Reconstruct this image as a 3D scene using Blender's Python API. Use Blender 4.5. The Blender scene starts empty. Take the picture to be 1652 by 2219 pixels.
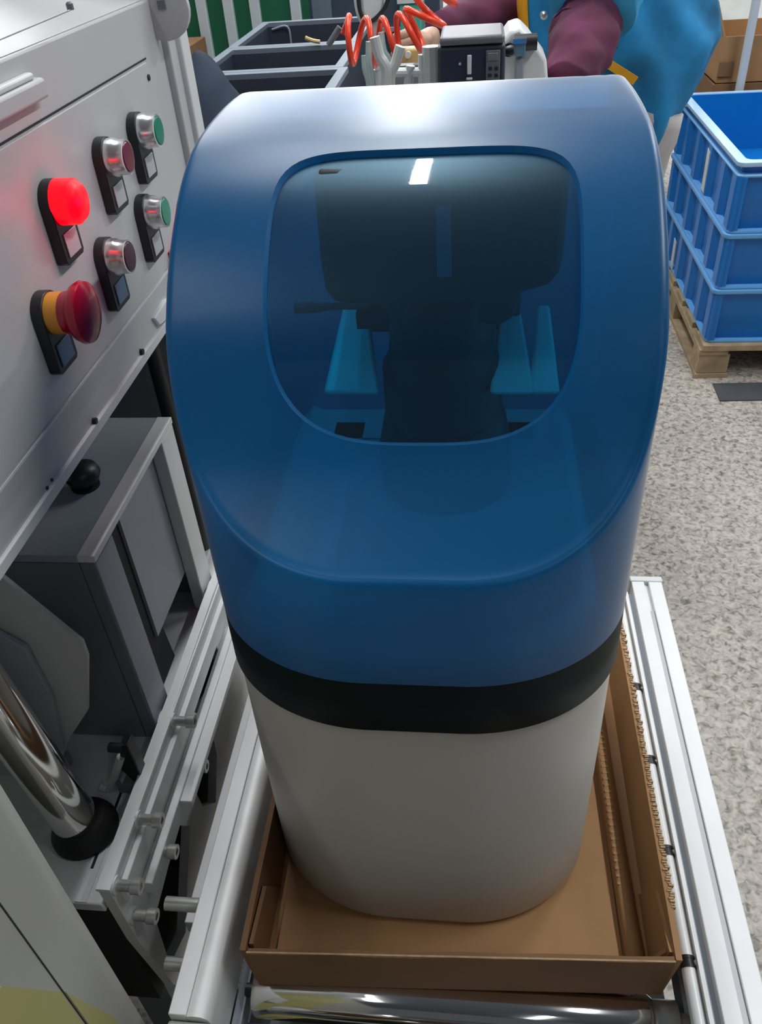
import bpy, bmesh, math, random
from mathutils import Vector, Matrix
random.seed(4)
# ------------------------------------------------------------------ camera, world, lights, exposure
S = 0.8            # metres per layout unit
H = 1.6            # camera height (m); layout unit z = 0 is the camera's height
FPX = 1766.47
CR = [Vector((0.99360035, -0.01143321, 0.11237273)), Vector((0.09514637, 0.62087408, -0.77811473)), Vector((-0.06087297, 0.78382693, 0.61798853))]
scene = bpy.context.scene
cd = bpy.data.cameras.new('camera'); cam = bpy.data.objects.new('camera', cd)
scene.collection.objects.link(cam); scene.camera = cam
cd.sensor_fit = 'VERTICAL'; cd.sensor_height = 24; cd.sensor_width = 24
cd.lens = FPX / 2219 * 24; cd.clip_start = 0.02; cd.clip_end = 60
cam.matrix_world = Matrix((( *CR[0], 0), (*CR[1], 0), (*CR[2], H), (0, 0, 0, 1)))
w = bpy.data.worlds.new('world'); scene.world = w; w.use_nodes = True
w.node_tree.nodes['Background'].inputs[0].default_value = (0.80, 0.86, 0.95, 1)
w.node_tree.nodes['Background'].inputs[1].default_value = 0.09
scene.view_settings.view_transform = 'Standard'; scene.view_settings.look = 'None'
scene.view_settings.gamma = 1; scene.view_settings.use_curve_mapping = False
scene.view_settings.exposure = 0.0
LAMPS = [(-0.20, 2.3, 22), (-0.72, 2.3, 10), (-0.42, 5.0, 30), (-1.9, 5.0, 26), (1.9, 3.4, 30), (1.9, 0.9, 34), (-1.2, -0.5, 7), (1.6, -2.2, 5), (3.2, 5.6, 22),
         (-0.7, 9.0, 60), (-2.5, 9.0, 60), (2.4, 9.0, 40), (0.0, 12.5, 60), (-2.6, 12.5, 60), (2.4, 12.5, 40)]
def P(x, y, z): return Vector((S * x, S * y, H + S * z))
CEIL = 1.95
for (lx, ly, pw) in LAMPS:
    l = bpy.data.lights.new('tube_light', 'AREA'); l.shape = 'RECTANGLE'; l.size = 0.045; l.size_y = 1.2
    l.energy = pw; l.color = (0.95, 0.98, 1.0)
    o = bpy.data.objects.new('tube_light', l); o.location = P(lx, ly, CEIL - .085); scene.collection.objects.link(o)

# ------------------------------------------------------------------ helpers
def ray(px, py):
    c = Vector((px - 826, -(py - 1109.5), -FPX)); return Vector([r.dot(c) for r in CR])
def at(px, py, y=None, x=None, z=None):        # layout point where the sight line through a pixel meets a plane
    r = ray(px, py)
    t = y / r.y if y is not None else (x / r.x if x is not None else z / r.z)
    return r * t

def nn(m): return m.node_tree.nodes, m.node_tree.links
def mat(name, col, rough=.5, metal=0., coat=0., noise=0., nscale=20., bump=0., emit=None, estr=0., spec=.5, bscale=None):
    m = bpy.data.materials.new(name); m.use_nodes = True; N, L = nn(m); b = N['Principled BSDF']
    b.inputs['Base Color'].default_value = (*col, 1); b.inputs['Roughness'].default_value = rough
    b.inputs['Metallic'].default_value = metal; b.inputs['Coat Weight'].default_value = coat
    b.inputs['Specular IOR Level'].default_value = spec
    if emit: b.inputs['Emission Color'].default_value = (*emit, 1); b.inputs['Emission Strength'].default_value = estr
    if noise or bump:
        tc = N.new('ShaderNodeTexCoord'); nz = N.new('ShaderNodeTexNoise'); nz.inputs['Scale'].default_value = nscale
        nz.inputs['Detail'].default_value = 5; L.new(tc.outputs['Object'], nz.inputs['Vector'])
        if noise:
            mr = N.new('ShaderNodeMapRange'); mr.inputs[3].default_value = 1 - noise; mr.inputs[4].default_value = 1 + noise
            mr.inputs[1].default_value = .3; mr.inputs[2].default_value = .7
            L.new(nz.outputs[0], mr.inputs[0])
            mx = N.new('ShaderNodeVectorMath'); mx.operation = 'MULTIPLY'; mx.inputs[0].default_value = col
            L.new(mr.outputs[0], mx.inputs[1]); L.new(mx.outputs[0], b.inputs['Base Color'])
        if bump:
            n2 = nz
            if bscale:
                n2 = N.new('ShaderNodeTexNoise'); n2.inputs['Scale'].default_value = bscale; L.new(tc.outputs['Object'], n2.inputs['Vector'])
            bp = N.new('ShaderNodeBump'); bp.inputs['Strength'].default_value = bump; bp.inputs['Distance'].default_value = .004
            L.new(n2.outputs[0], bp.inputs['Height']); L.new(bp.outputs[0], b.inputs['Normal'])
    return m
M = {}
M['panel'] = mat('painted_steel_grey', (.50, .50, .49), .42, noise=.03, nscale=6)
M['panel_light'] = mat('painted_steel_white', (.66, .67, .66), .4, noise=.03, nscale=6)
M['dark_steel'] = mat('dark_grey_steel', (.16, .18, .20), .45, noise=.08, nscale=9)
M['mid_steel'] = mat('mid_grey_steel', (.30, .33, .37), .4, noise=.06, nscale=9)
M['beige_steel'] = mat('beige_painted_steel', (.40, .40, .36), .33, noise=.04, nscale=5)
M['yellow_spill'] = mat('yellow_reflection_tint', (.44, .40, .15), .4, noise=.06, nscale=7)
M['alu'] = mat('anodised_aluminium', (.74, .74, .73), .55, metal=.25, noise=.05, nscale=30)
M['alu_white'] = mat('white_aluminium', (.78, .78, .78), .38, metal=.1, noise=.03, nscale=20)
M['alu_slot'] = mat('slot_grey', (.42, .42, .43), .4, metal=.3)
M['chrome'] = mat('chrome', (.78, .77, .75), .09, metal=1)
M['steel_rod'] = mat('galvanised_steel', (.60, .60, .58), .3, metal=.8, noise=.15, nscale=60)
M['black'] = mat('black_plastic', (.012, .012, .014), .4)
M['rubber'] = mat('black_rubber', (.010, .010, .010), .7)
M['dark_gap'] = mat('dark_gap', (.02, .02, .022), .8)
M['body'] = mat('warm_white_plastic', (.50, .475, .43), .42)
M['band'] = mat('dark_refraction_teal', (.001, .009, .010), .5, spec=.12)
M['btn_green'] = mat('green_button', (.010, .22, .13), .3)
M['btn_maroon'] = mat('maroon_button', (.16, .012, .035), .3)
M['btn_dim'] = mat('dim_maroon_button', (.085, .02, .035), .3)
M['lamp_red'] = mat('lit_red_lamp', (.45, .0, .008), .35, emit=(1, .0, .008), estr=1.3)
M['estop'] = mat('red_mushroom', (.40, .0, .022), .25, coat=.3)
M['collar'] = mat('orange_collar', (.75, .30, .03), .4)
M['label'] = mat('label_grey', (.45, .46, .47), .4)
M['label_blue'] = mat('label_slate', (.10, .19, .28), .4)
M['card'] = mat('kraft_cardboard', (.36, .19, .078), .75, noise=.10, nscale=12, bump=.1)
M['card_dark'] = mat('kraft_cardboard_shaded', (.21, .105, .045), .75, noise=.10, nscale=12, bump=.1)
M['card_edge'] = mat('cardboard_edge', (.46, .31, .17), .8, noise=.2, nscale=90)
M['crate'] = mat('blue_crate_plastic', (.0, .155, .50), .35, noise=.05, nscale=5)
M['crate_rim'] = mat('pale_blue_rim', (.42, .62, .85), .35)
M['crate_lip'] = mat('light_blue_lip', (.14, .40, .75), .35)
M['wood'] = mat('pallet_wood', (.36, .26, .15), .75, noise=.25, nscale=18, bump=.2)
M['navy'] = mat('navy_cloth', (.014, .026, .05), .85, noise=.3, nscale=9, bump=.3)
M['bin'] = mat('charcoal_bin_plastic', (.022, .030, .048), .5, noise=.06, nscale=8)
M['bin_rim'] = mat('pale_bin_rim', (.24, .28, .33), .4)
M['bin_grey'] = mat('slate_divider', (.11, .14, .18), .5)
M['green'] = mat('green_board', (.004, .10, .045), .5, noise=.06, nscale=5)
M['post'] = mat('light_grey_post', (.50, .54, .56), .4)
M['smock'] = mat('blue_smock_cloth', (.010, .20, .44), .75, noise=.55, nscale=7, bump=.5)
M['smock_l'] = mat('light_blue_cloth', (.03, .30, .56), .75, noise=.25, nscale=8, bump=.5)
M['purple'] = mat('maroon_sleeve_cloth', (.085, .010, .042), .8, noise=.45, nscale=10, bump=.5)
M['orange'] = mat('orange_trim', (.80, .36, .01), .6, noise=.08, nscale=20)
M['pants'] = mat('pale_grey_cloth', (.46, .43, .43), .8, noise=.08, nscale=8)
M['skin'] = mat('skin', (.58, .36, .26), .5)
M['hair'] = mat('dark_hair', (.015, .012, .01), .6)
M['shoe'] = mat('dark_shoe', (.02, .02, .025), .5)
M['hose'] = mat('orange_red_hose', (.80, .055, .015), .3)
M['white'] = mat('white_plastic', (.66, .67, .66), .4, noise=.05, nscale=10)
M['off'] = mat('off_white_plastic', (.55, .57, .54), .5, noise=.10, nscale=10)
M['valve'] = mat('charcoal_valve_plastic', (.020, .024, .040), .45)
M['silver'] = mat('silver_lid_plastic', (.16, .16, .175), .4, metal=.2)
M['screen'] = mat('grey_screen', (.16, .17, .17), .3)
M['teal'] = mat('teal_plastic', (.05, .36, .28), .5)
M['grey_wall'] = mat('grey_cabinet', (.30, .32, .33), .5, noise=.1, nscale=4)
M['slate_cab'] = mat('slate_cabinet', (.035, .05, .075), .5, noise=.1, nscale=5)
M['mark'] = mat('dark_grey_mark', (.06, .065, .07), .7, noise=.15, nscale=12)
M['tape_gold'] = mat('amber_plastic', (.55, .38, .15), .4)
M['ceiling'] = mat('ceiling_grey', (.22, .25, .29), .9)
M['wallm'] = mat('wall_paint', (.62, .65, .66), .85, noise=.04, nscale=2)
M['lampwhite'] = mat('lamp_housing', (.75, .76, .76), .4)
M['lcloth'] = mat('pale_blue_sheet', (.36, .43, .52), .7, noise=.15, nscale=6, bump=.4)
M['blue_bag'] = mat('deep_blue_bag', (.003, .08, .33), .5, noise=.2, nscale=8, bump=.4)
M['brass'] = mat('dark_brass', (.35, .25, .10), .3, metal=.8)

def glassy(name, col, fac, rough, haze_col, alpha_col):
    """tinted plastic: part of the light goes straight through (tinted), part is scattered; glossy surface on top"""
    m = bpy.data.materials.new(name); m.use_nodes = True; N, L = nn(m); N.remove(N['Principled BSDF'])
    out = N['Material Output']
    tr = N.new('ShaderNodeBsdfTransparent'); tr.inputs[0].default_value = (*alpha_col, 1)
    di = N.new('ShaderNodeBsdfDiffuse'); di.inputs[0].default_value = (*col, 1)
    tl = N.new('ShaderNodeBsdfTranslucent'); tl.inputs[0].default_value = (*haze_col, 1)
    a = N.new('ShaderNodeMixShader'); a.inputs[0].default_value = .62; L.new(di.outputs[0], a.inputs[1]); L.new(tl.outputs[0], a.inputs[2])
    b = N.new('ShaderNodeMixShader'); b.inputs[0].default_value = fac; L.new(tr.outputs[0], b.inputs[1]); L.new(a.outputs[0], b.inputs[2])
    gl = N.new('ShaderNodeBsdfGlossy'); gl.inputs['Roughness'].default_value = rough
    fr = N.new('ShaderNodeFresnel'); fr.inputs[0].default_value = 1.52
    c = N.new('ShaderNodeMixShader'); L.new(fr.outputs[0], c.inputs[0]); L.new(b.outputs[0], c.inputs[1]); L.new(gl.outputs[0], c.inputs[2])
    L.new(c.outputs[0], out.inputs[0]); return m
M['shell'] = glassy('frosted_blue_plastic', (.0, .22, .56), .76, .36, (.0, .58, 1.0), (.01, .66, 1.0))
M['window'] = glassy('clear_blue_plastic', (.004, .12, .24), .16, .03, (.01, .34, .6), (.10, .72, .95))
N_, L_n = nn(M['window'])                     # soft sheen under the sharp reflection
g2 = N_.new('ShaderNodeBsdfGlossy'); g2.inputs['Roughness'].default_value = .38; g2.inputs[0].default_value = (.5, .8, 1, 1)
ms = N_.new('ShaderNodeMixShader'); lk = N_['Material Output'].inputs[0].links[0]; src = lk.from_socket
fr2 = N_.new('ShaderNodeFresnel'); fr2.inputs[0].default_value = 1.45
L_n.new(fr2.outputs[0], ms.inputs[0]); L_n.new(src, ms.inputs[1]); L_n.new(g2.outputs[0], ms.inputs[2]); L_n.new(ms.outputs[0], N_['Material Output'].inputs[0])
M['film'] = glassy('clear_film', (.6, .65, .65), .45, .15, (.6, .68, .66), (.9, .95, .93))

# floor material: mottled granite-like tile
def floor_mat():
    m = bpy.data.materials.new('mottled_floor'); m.use_nodes = True; N, L = nn(m); b = N['Principled BSDF']
    tc = N.new('ShaderNodeTexCoord'); mp = N.new('ShaderNodeMapping'); L.new(tc.outputs['Object'], mp.inputs[0])
    nz = N.new('ShaderNodeTexNoise'); nz.inputs['Scale'].default_value = 62; nz.inputs['Detail'].default_value = 3; nz.inputs['Distortion'].default_value = .8
    L.new(mp.outputs[0], nz.inputs['Vector'])
    n2 = N.new('ShaderNodeTexNoise'); n2.inputs['Scale'].default_value = 3; L.new(mp.outputs[0], n2.inputs['Vector'])
    r = N.new('ShaderNodeValToRGB'); L.new(nz.outputs[0], r.inputs[0])
    e = r.color_ramp.elements; e[0].position = .30; e[0].color = (.15, .13, .11, 1); e[1].position = .66; e[1].color = (.58, .52, .45, 1)
    k = r.color_ramp.elements.new(.47); k.color = (.40, .36, .31, 1)
    r2 = N.new('ShaderNodeMapRange'); L.new(n2.outputs[0], r2.inputs[0]); r2.inputs[3].default_value = .85; r2.inputs[4].default_value = 1.15
    mu = N.new('ShaderNodeVectorMath'); mu.operation = 'MULTIPLY'; L.new(r.outputs[0], mu.inputs[0]); L.new(r2.outputs[0], mu.inputs[1])
    L.new(mu.outputs[0], b.inputs['Base Color']); b.inputs['Roughness'].default_value = .45
    bp = N.new('ShaderNodeBump'); bp.inputs['Strength'].default_value = .25; bp.inputs['Distance'].default_value = .003
    L.new(nz.outputs[0], bp.inputs['Height']); L.new(bp.outputs[0], b.inputs['Normal'])
    return m
M['floor'] = floor_mat()

class B:
    def __init__(s): s.v = []; s.f = []
    def add(s, vs, fs):
        n = len(s.v); s.v += [Vector(a) for a in vs]; s.f += [tuple(i + n for i in f) for f in fs]; return s
    def box(s, x0, x1, y0, y1, z0, z1):
        return s.add([(x, y, z) for x in (x0, x1) for y in (y0, y1) for z in (z0, z1)],
                     [(0, 1, 3, 2), (4, 6, 7, 5), (0, 4, 5, 1), (2, 3, 7, 6), (0, 2, 6, 4), (1, 5, 7, 3)])
    def hexa(s, bot, top):      # 4 bottom points, 4 top points
        return s.add(list(bot) + list(top), [(3, 2, 1, 0), (4, 5, 6, 7)] + [(i, (i + 1) % 4, 4 + (i + 1) % 4, 4 + i) for i in range(4)])
    def prism(s, pts, d):       # closed polygon of 3D points extruded by vector d
        n = len(pts); d = Vector(d); pts = [Vector(p) for p in pts]
        return s.add(pts + [p + d for p in pts], [tuple(range(n))[::-1], tuple(range(n, 2 * n))] + [(i, (i + 1) % n, n + (i + 1) % n, n + i) for i in range(n)])
    def loft(s, rings, cap=True, closed=True):
        n = len(rings[0]); vs = [p for r in rings for p in r]; fs = []
        for k in range(len(rings) - 1):
            for i in range(n if closed else n - 1):
                j = (i + 1) % n; fs.append((k * n + i, k * n + j, (k + 1) * n + j, (k + 1) * n + i))
        if cap: fs += [tuple(range(n))[::-1], tuple(range((len(rings) - 1) * n, len(rings) * n))]
        return s.add(vs, fs)
    def tube(s, path, r, n=12, cap=True, ry=None):
        path = [Vector(p) for p in path]; rr = r if isinstance(r, (list, tuple)) else [r] * len(path)
        rings = []; up = None
        for i, p in enumerate(path):
            t = (path[min(i + 1, len(path) - 1)] - path[max(i - 1, 0)]).normalized()
            if up is None: up = t.orthogonal().normalized()
            up = (up - t * up.dot(t)).normalized(); q = t.cross(up)
            rings.append([p + rr[i] * (math.cos(2 * math.pi * k / n) * up + math.sin(2 * math.pi * k / n) * q) for k in range(n)])
        return s.loft(rings, cap)
    def cyl(s, a, b, r, r2=None, n=24): return s.tube([a, b], [r, r if r2 is None else r2], n)
    def lathe(s, c, axis, prof, n=28):  # prof: (distance along axis, radius)
        c = Vector(c); ax = Vector(axis).normalized(); u = ax.orthogonal().normalized(); q = ax.cross(u)
        return s.loft([[c + ax * h + r * (math.cos(2 * math.pi * k / n) * u + math.sin(2 * math.pi * k / n) * q) for k in range(n)] for h, r in prof])
    def build(s, name, m, parent=None, base=None, smooth=35, bevel=0, seg=2, sub=0):
        org = Vector(base) if base is not None else (parent['_b'] if parent is not None and '_b' in parent.keys() else (0, 0, 0))
        org = Vector(org)
        me = bpy.data.meshes.new(name); me.from_pydata([S * (v - org) for v in s.v], [], s.f)
        bm = bmesh.new(); bm.from_mesh(me); bmesh.ops.recalc_face_normals(bm, faces=bm.faces)
        for f in bm.faces: f.smooth = True
        if smooth:
            for e in bm.edges:
                e.smooth = not (len(e.link_faces) == 2 and e.calc_face_angle(0) > math.radians(smooth))
        bm.to_mesh(me); bm.free()
        o = bpy.data.objects.new(name, me); me.materials.append(M[m] if isinstance(m, str) else m)
        scene.collection.objects.link(o)
        if parent is not None: o.parent = parent; o['_b'] = list(org)
        else: o.location = P(*org); o['_b'] = list(org)
        if bevel:
            md = o.modifiers.new('bevel', 'BEVEL'); md.width = bevel; md.segments = seg; md.limit_method = 'ANGLE'; md.angle_limit = math.radians(40)
            md.harden_normals = False
        if sub:
            md = o.modifiers.new('sub', 'SUBSURF'); md.levels = sub; md.render_levels = sub
        return o
def tag(o, label, cat, group=None):
    o['label'] = label; o['category'] = cat
    if group: o['group'] = group
    return o
def thing(name, label, cat, base, group=None):
    o = bpy.data.objects.new(name, None); scene.collection.objects.link(o); o.empty_display_size = .05
    o.location = P(*base); o['_b'] = list(base); return tag(o, label, cat, group)
def struct(o): o['kind'] = 'structure'; return o
def copy_tree(o, parent=None):
    c = o.copy(); scene.collection.objects.link(c)
    if parent: c.parent = parent
    for ch in list(o.children): copy_tree(ch, c)
    return c
def crom(P_, n=8):
    P_ = [Vector(p) for p in P_]; Q = [2 * P_[0] - P_[1]] + P_ + [2 * P_[-1] - P_[-2]]; o = []
    for i in range(1, len(Q) - 2):
        for k in range(n):
            t = k / n; a, b, c, d = Q[i - 1:i + 3]
            o.append(.5 * ((2 * b) + (-a + c) * t + (2 * a - 5 * b + 4 * c - d) * t * t + (-a + 3 * b - 3 * c + d) * t ** 3))
    o.append(P_[-1]); return o

# ------------------------------------------------------------------ the building
FL = -2.0
struct(B().box(-4, 4.2, -3.5, 15, FL - .1, FL).build('floor', 'floor'))
struct(B().box(-4, 4.2, 15, 15.15, FL, CEIL + .1).build('wall_back', 'wallm'))
struct(B().box(-4.15, -4, -3.5, 15, FL, CEIL + .1).build('wall_left', 'wallm'))
struct(B().box(4.2, 4.35, -3.5, 15, FL, CEIL + .1).build('wall_right', 'wallm'))
struct(B().box(-4, 4.2, -3.5, 15, CEIL + .02, CEIL + .12).build('ceiling', 'ceiling'))
for i, (lx, ly, pw) in enumerate(LAMPS):
    wh = ['over the conveyor end', 'over the machine', 'over the far bins', 'in the far left corner', 'over the blue crates', 'over the bare floor right of the conveyor', 'behind the camera to the left', 'behind the camera to the right', 'beyond the blue crates', 'in the third row, middle one', 'in the third row, left one', 'in the third row, right one', 'in the farthest row, middle one', 'in the farthest row, left one', 'in the farthest row, right one'][i]
    t = thing('ceiling_light', 'long white tube light fitting on the ceiling ' + wh, 'ceiling light', (lx, ly, CEIL + .02), 'tube lights on the ceiling')
    B().prism([(lx - .1, ly - .8, CEIL + .02), (lx + .1, ly - .8, CEIL + .02), (lx + .06, ly - .8, CEIL - .06), (lx - .06, ly - .8, CEIL - .06)], (0, 1.6, 0)).build('housing', 'lampwhite', t)

# ------------------------------------------------------------------ water softener cabinet (the big tank)
XC = -.056
TB = -1.084
tank = thing('water_softener_cabinet', 'tall white cabinet with a translucent blue domed cover, standing in the cardboard tray', 'water softener', (XC, .76, TB))
prof = [(1.035, -.218), (1.028, -.2), (1.008, -.190), (.96, -.1865), (.90, -.1862), (.84, -.189), (.79, -.196), (.74, -.214), (.695, -.242), (.658, -.274), (.633, -.305), (.612, -.342), (.595, -.375), (.575, -.408), (.548, -.438), (.52, -.462), (.498, -.476)]
PR = [(p.x, p.y) for p in crom([(a, b, 0) for a, b in prof], 10)]
PS = [0.]
for a, b in zip(PR, PR[1:]): PS.append(PS[-1] + math.hypot(a[0] - b[0], a[1] - b[1]))
def pos(s):
    s = max(0, min(PS[-1], s))
    lo, hi = 0, len(PS) - 1
    while hi - lo > 1:
        md = (lo + hi) // 2
        if PS[md] <= s: lo = md
        else: hi = md
    t = (s - PS[lo]) / (PS[hi] - PS[lo] + 1e-9)
    return PR[lo][0] + t * (PR[hi][0] - PR[lo][0]), PR[lo][1] + t * (PR[hi][1] - PR[lo][1])
def s_of_y(y):
    lo, hi = 0, len(PR) - 1
    if y >= PR[0][0]: return 0.
    if y <= PR[-1][0]: return PS[-1]
    while hi - lo > 1:
        md = (lo + hi) // 2
        if PR[md][0] >= y: lo = md
        else: hi = md
    t = (PR[lo][0] - y) / (PR[lo][0] - PR[hi][0] + 1e-9)
    return PS[lo] + t * (PS[hi] - PS[lo])
HW = .214
def outline(n=40, hw=HW, yf=.498, yb=1.035, off=0.):
    """plan outline, counter-clockwise seen from above, starting mid front"""
    pts = []
    a, bq, rb = hw - .045, .142, .05
    for i in range(6): pts.append((.045 * i / 6, yf))
    for i in range(n):
        t = i / n * math.pi / 2; pts.append((.045 + a * math.sin(t), yf + bq * (1 - math.cos(t))))
    for i in range(16): pts.append((hw, yf + bq + (yb - rb - yf - bq) * i / 16))
    for i in range(10):
        t = i / 10 * math.pi / 2; pts.append((hw - rb * (1 - math.cos(t)), yb - rb + rb * math.sin(t)))
    for i in range(8): pts.append(((hw - rb) * (1 - i / 8), yb))
    pts.append((0, yb))
    pts += [(-x, y) for x, y in pts[1:-1]][::-1]
    res = []
    m = len(pts)
    for i, (x, y) in enumerate(pts):
        x0, y0 = pts[i - 1]; x1, y1 = pts[(i + 1) % m]; dx, dy = x1 - x0, y1 - y0; l = math.hypot(dx, dy)
        res.append((x - off * dy / l * -1 if False else x + off * dy / l, y - off * dx / l))
    return [(XC + x, y) for x, y in res]
FR_ = .008   # rounding of the lid's edge
OI = outline(off=-FR_)         # inset outline = edge of the lid surface
NO = len(OI)
OO = outline()
win_c = (-.0465, (s_of_y(.778) + s_of_y(.586)) / 2)
def winB(th):     # boundary of the viewing window in the (x, s) plane, direction th
    hx = .1355; ht = .141
    c, s_ = math.cos(th), math.sin(th)
    n = 5.2 if s_ < 0 else 3.1
    r = (abs(c / hx) ** n + abs(s_ / ht) ** n) ** (-1 / n)
    return (win_c[0] + r * c, win_c[1] + r * s_)
# lid surface: one spoke per outline point, rings from the window edge to the lid edge
OXS = [(x, s_of_y(y)) for x, y in OI]
TH = [math.atan2(s - win_c[1], x - win_c[0]) for x, s in OXS]
def surf(x, s, d=0.):
    y, z = pos(s)
    y1, z1 = pos(min(PS[-1], s + .004)); y0, z0 = pos(max(0, s - .004))
    ty, tz = y1 - y0, z1 - z0; l = math.hypot(ty, tz)
    return Vector((x, y + d * tz / l, z - d * ty / l))   # normal = (tz,-ty): up and forward
# check direction of the normal: flat top must move up for d > 0
if surf(XC, .15, .01).z < surf(XC, .15).z: SG = -1
else: SG = 1
RC = .0055
rings = []
for k in range(26):                       # outer part, from window edge outwards
    t = k / 25
    ring = []
    for i in range(NO):
        bx, bs = winB(TH[i]); ox, os_ = OXS[i]
        tt = t ** 1.25
        ring.append(surf(bx + (ox - bx) * tt, bs + (os_ - bs) * tt))
    rings.append(ring)
# step down into the window recess
edge_in = []
for i in range(NO):
    bx, bs = winB(TH[i]); dx, ds = bx - win_c[0], bs - win_c[1]; l = math.hypot(dx, ds)
    edge_in.append(surf(bx - dx / l * .0022, bs - ds / l * .0022, -RC * SG))
e2 = []
for i in range(NO):
    bx, bs = winB(TH[i]); dx, ds = bx - win_c[0], bs - win_c[1]; l = math.hypot(dx, ds)
    e2.append(surf(bx - dx / l * .0006, bs - ds / l * .0006, -.0010 * SG))
lid_rings = [edge_in, e2] + rings
# fillet over the lid edge, then the cover wall down to the band
ZB0, ZB1 = -.603, -.677
for k in range(1, 6):
    a = k / 5 * math.pi / 2; ring = []
    for i in range(NO):
        xi, yi = OI[i]; xo, yo = OO[i]; z = pos(s_of_y(yi))[1]
        f = math.sin(a); ring.append(Vector((xi + (xo - xi) * f, yi + (yo - yi) * f, z - FR_ * (1 - math.cos(a)))))
    lid_rings.append(ring)
wall_top = lid_rings[-1]
wall_r = []
for k in range(1, 9):
    t = k / 8; wall_r.append([Vector((p.x, p.y, p.z + (ZB0 - p.z) * t)) for p in wall_top])
cover = B().loft(lid_rings + wall_r, cap=False).build('cover_shell', 'shell', tank, smooth=50)
cover['label'] = 'frosted translucent blue cover'
# window pane
wr = []
for k in range(14):
    t = 1 - k / 14; ring = []
    for i in range(NO):
        bx, bs = winB(TH[i]); dx, ds = bx - win_c[0], bs - win_c[1]; l = math.hypot(dx, ds)
        ring.append(surf(win_c[0] + (dx - dx / l * .0022) * t, win_c[1] + (ds - ds / l * .0022) * t, -RC * SG))
    wr.append(ring)
o = B().loft(wr, cap=False)
n0 = len(o.v); o.v.append(surf(win_c[0], win_c[1], -RC * SG)); last = 13 * NO
for i in range(NO): o.f.append((last + i, last + (i + 1) % NO, n0))
o.build('viewing_window', 'window', tank, smooth=60)['label'] = 'glossy clear blue window over the valve'
# band: dark refraction at the cover's lower edge, painted as solid colour
def ringz(off, z): return [Vector((x, y, z)) for x, y in outline(off=off)]
B().loft([ringz(-.012, ZB0), ringz(0, ZB0 - .0005), ringz(.0006, ZB0 - .03), ringz(.001, ZB1 + .004), ringz(-.002, ZB1), ringz(-.012, ZB1)], cap=False).build('refraction_band', 'band', tank, smooth=50)['label'] = 'dark green black refraction, painted as a band'
# white body, open at its top
B().loft([ringz(-.03, ZB1 + .03), ringz(-.009, ZB1 + .03), ringz(-.005, ZB1 + .0), ringz(-.003, ZB1 - .02), ringz(-.002, -.85), ringz(-.002, -1.0), ringz(-.002, -1.070), ringz(-.005, -1.079), ringz(-.012, TB)], cap=False).build('body_shell', 'body', tank, smooth=50)
o = B(); o.add([Vector((x, y, TB)) for x, y in outline(off=-.012)], [tuple(range(NO))]); o.build('underside', 'body', tank)
# what shows inside: salt lid shelf, vessel, neck, valve head, bypass handles
def inner(off, z): return [Vector((x, y, z)) for x, y in outline(off=off)]
M['rib_white'] = mat('rib_white', (.85, .88, .88), .4)
M['inner_blue'] = mat('inner_tray_white', (.80, .84, .86), .5)
o = B(); o.loft([inner(-.012, -.655), inner(-.03, -.60), inner(-.045, -.585), inner(-.08, -.60), inner(-.12, -.60)], cap=False)
o.build('inner_rim', 'inner_blue', tank, smooth=60)
M['blocker_blue'] = mat('backlight_blocker_blue', (.05, .48, .72), .6)
B().box(XC - .2115, XC + .2115, .975, .983, -.60, -.215).build('backlight_blocker', 'blocker_blue', tank)  # added to keep backlight from shining through the window
o = B(); o.add([Vector((x, y, -.602)) for x, y in outline(off=-.118)], [tuple(range(NO))]); o.build('inner_shelf', 'inner_blue', tank)
B().lathe((-.035, .83, -.60), (0, 0, 1), [(0, .08), (.05, .08), (.09, .072), (.115, .062), (.14, .055), (.2, .055)]).build('resin_vessel', 'black', tank)
B().lathe((-.035, .80, -.50), (0, 0, 1), [(0, .05), (.02, .066), (.075, .066), (.09, .058), (.11, .056), (.16, .06)]).build('valve_neck', 'black', tank)
vy = .755
a, b_, c_, d_ = at(672, 372, y=vy), at(1240, 372, y=vy), at(1212, 640, y=vy), at(702, 668, y=vy)
h = at(1195, 610, y=vy)
o = B(); fr = [at(676, 372, y=vy), at(1238, 372, y=vy), at(1222, 560, y=vy), at(1212, 598, y=vy), at(1190, 622, y=vy), at(1125, 640, y=vy), at(1120, 690, y=vy), at(1080, 712, y=vy), at(1040, 705, y=vy), at(830, 705, y=vy), at(822, 668, y=vy), at(722, 660, y=vy), at(703, 630, y=vy), at(692, 560, y=vy)]
o.prism([Vector((p.x, vy, p.z)) for p in fr], (0, .17, 0)); o.build('valve_head', 'valve', tank, bevel=.006)['label'] = 'dark valve head behind the blue window'
q0 = at(955, 470, y=vy); B().box(q0.x - .004, q0.x + .010, vy - .006, vy + .002, q0.z - .055, q0.z + .01).build('indicator_strip', 'label_blue', tank)
q0 = at(640, 667, y=vy); q1 = at(720, 664, y=vy); q2 = at(800, 662, y=vy)
B().tube([q0, q0.lerp(q1, .5), q1, q2], [.0062, .006, .0035, .004], 10).build('bypass_lever', 'valve', tank)
q0 = at(798, 693, y=vy); B().box(q0.x - .012, q0.x + .02, vy, vy + .05, q0.z - .010, q0.z + .007).build('bypass_port', 'black', tank)
B().box(-.12, .05, .86, .93, -.42, -.37).build('valve_rear_block', 'valve', tank, bevel=.004)
for (xa, xb, na) in (((722, 805), (700, 820), 'salt_lid_rib'), ((1062, 1135), (1062, 1160), 'salt_lid_rib'), ((1140, 1200), (1150, 1215), 'salt_lid_rib')):
    p = [at(xa[0] + 22, 660, y=.88), at(xa[1] - 8, 660, y=.88), at(xb[1], 850, y=.74), at(xb[0], 850, y=.74)]
    B().prism(p, (0, .012, -.01)).build(na, 'rib_white', tank, bevel=.003)

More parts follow.
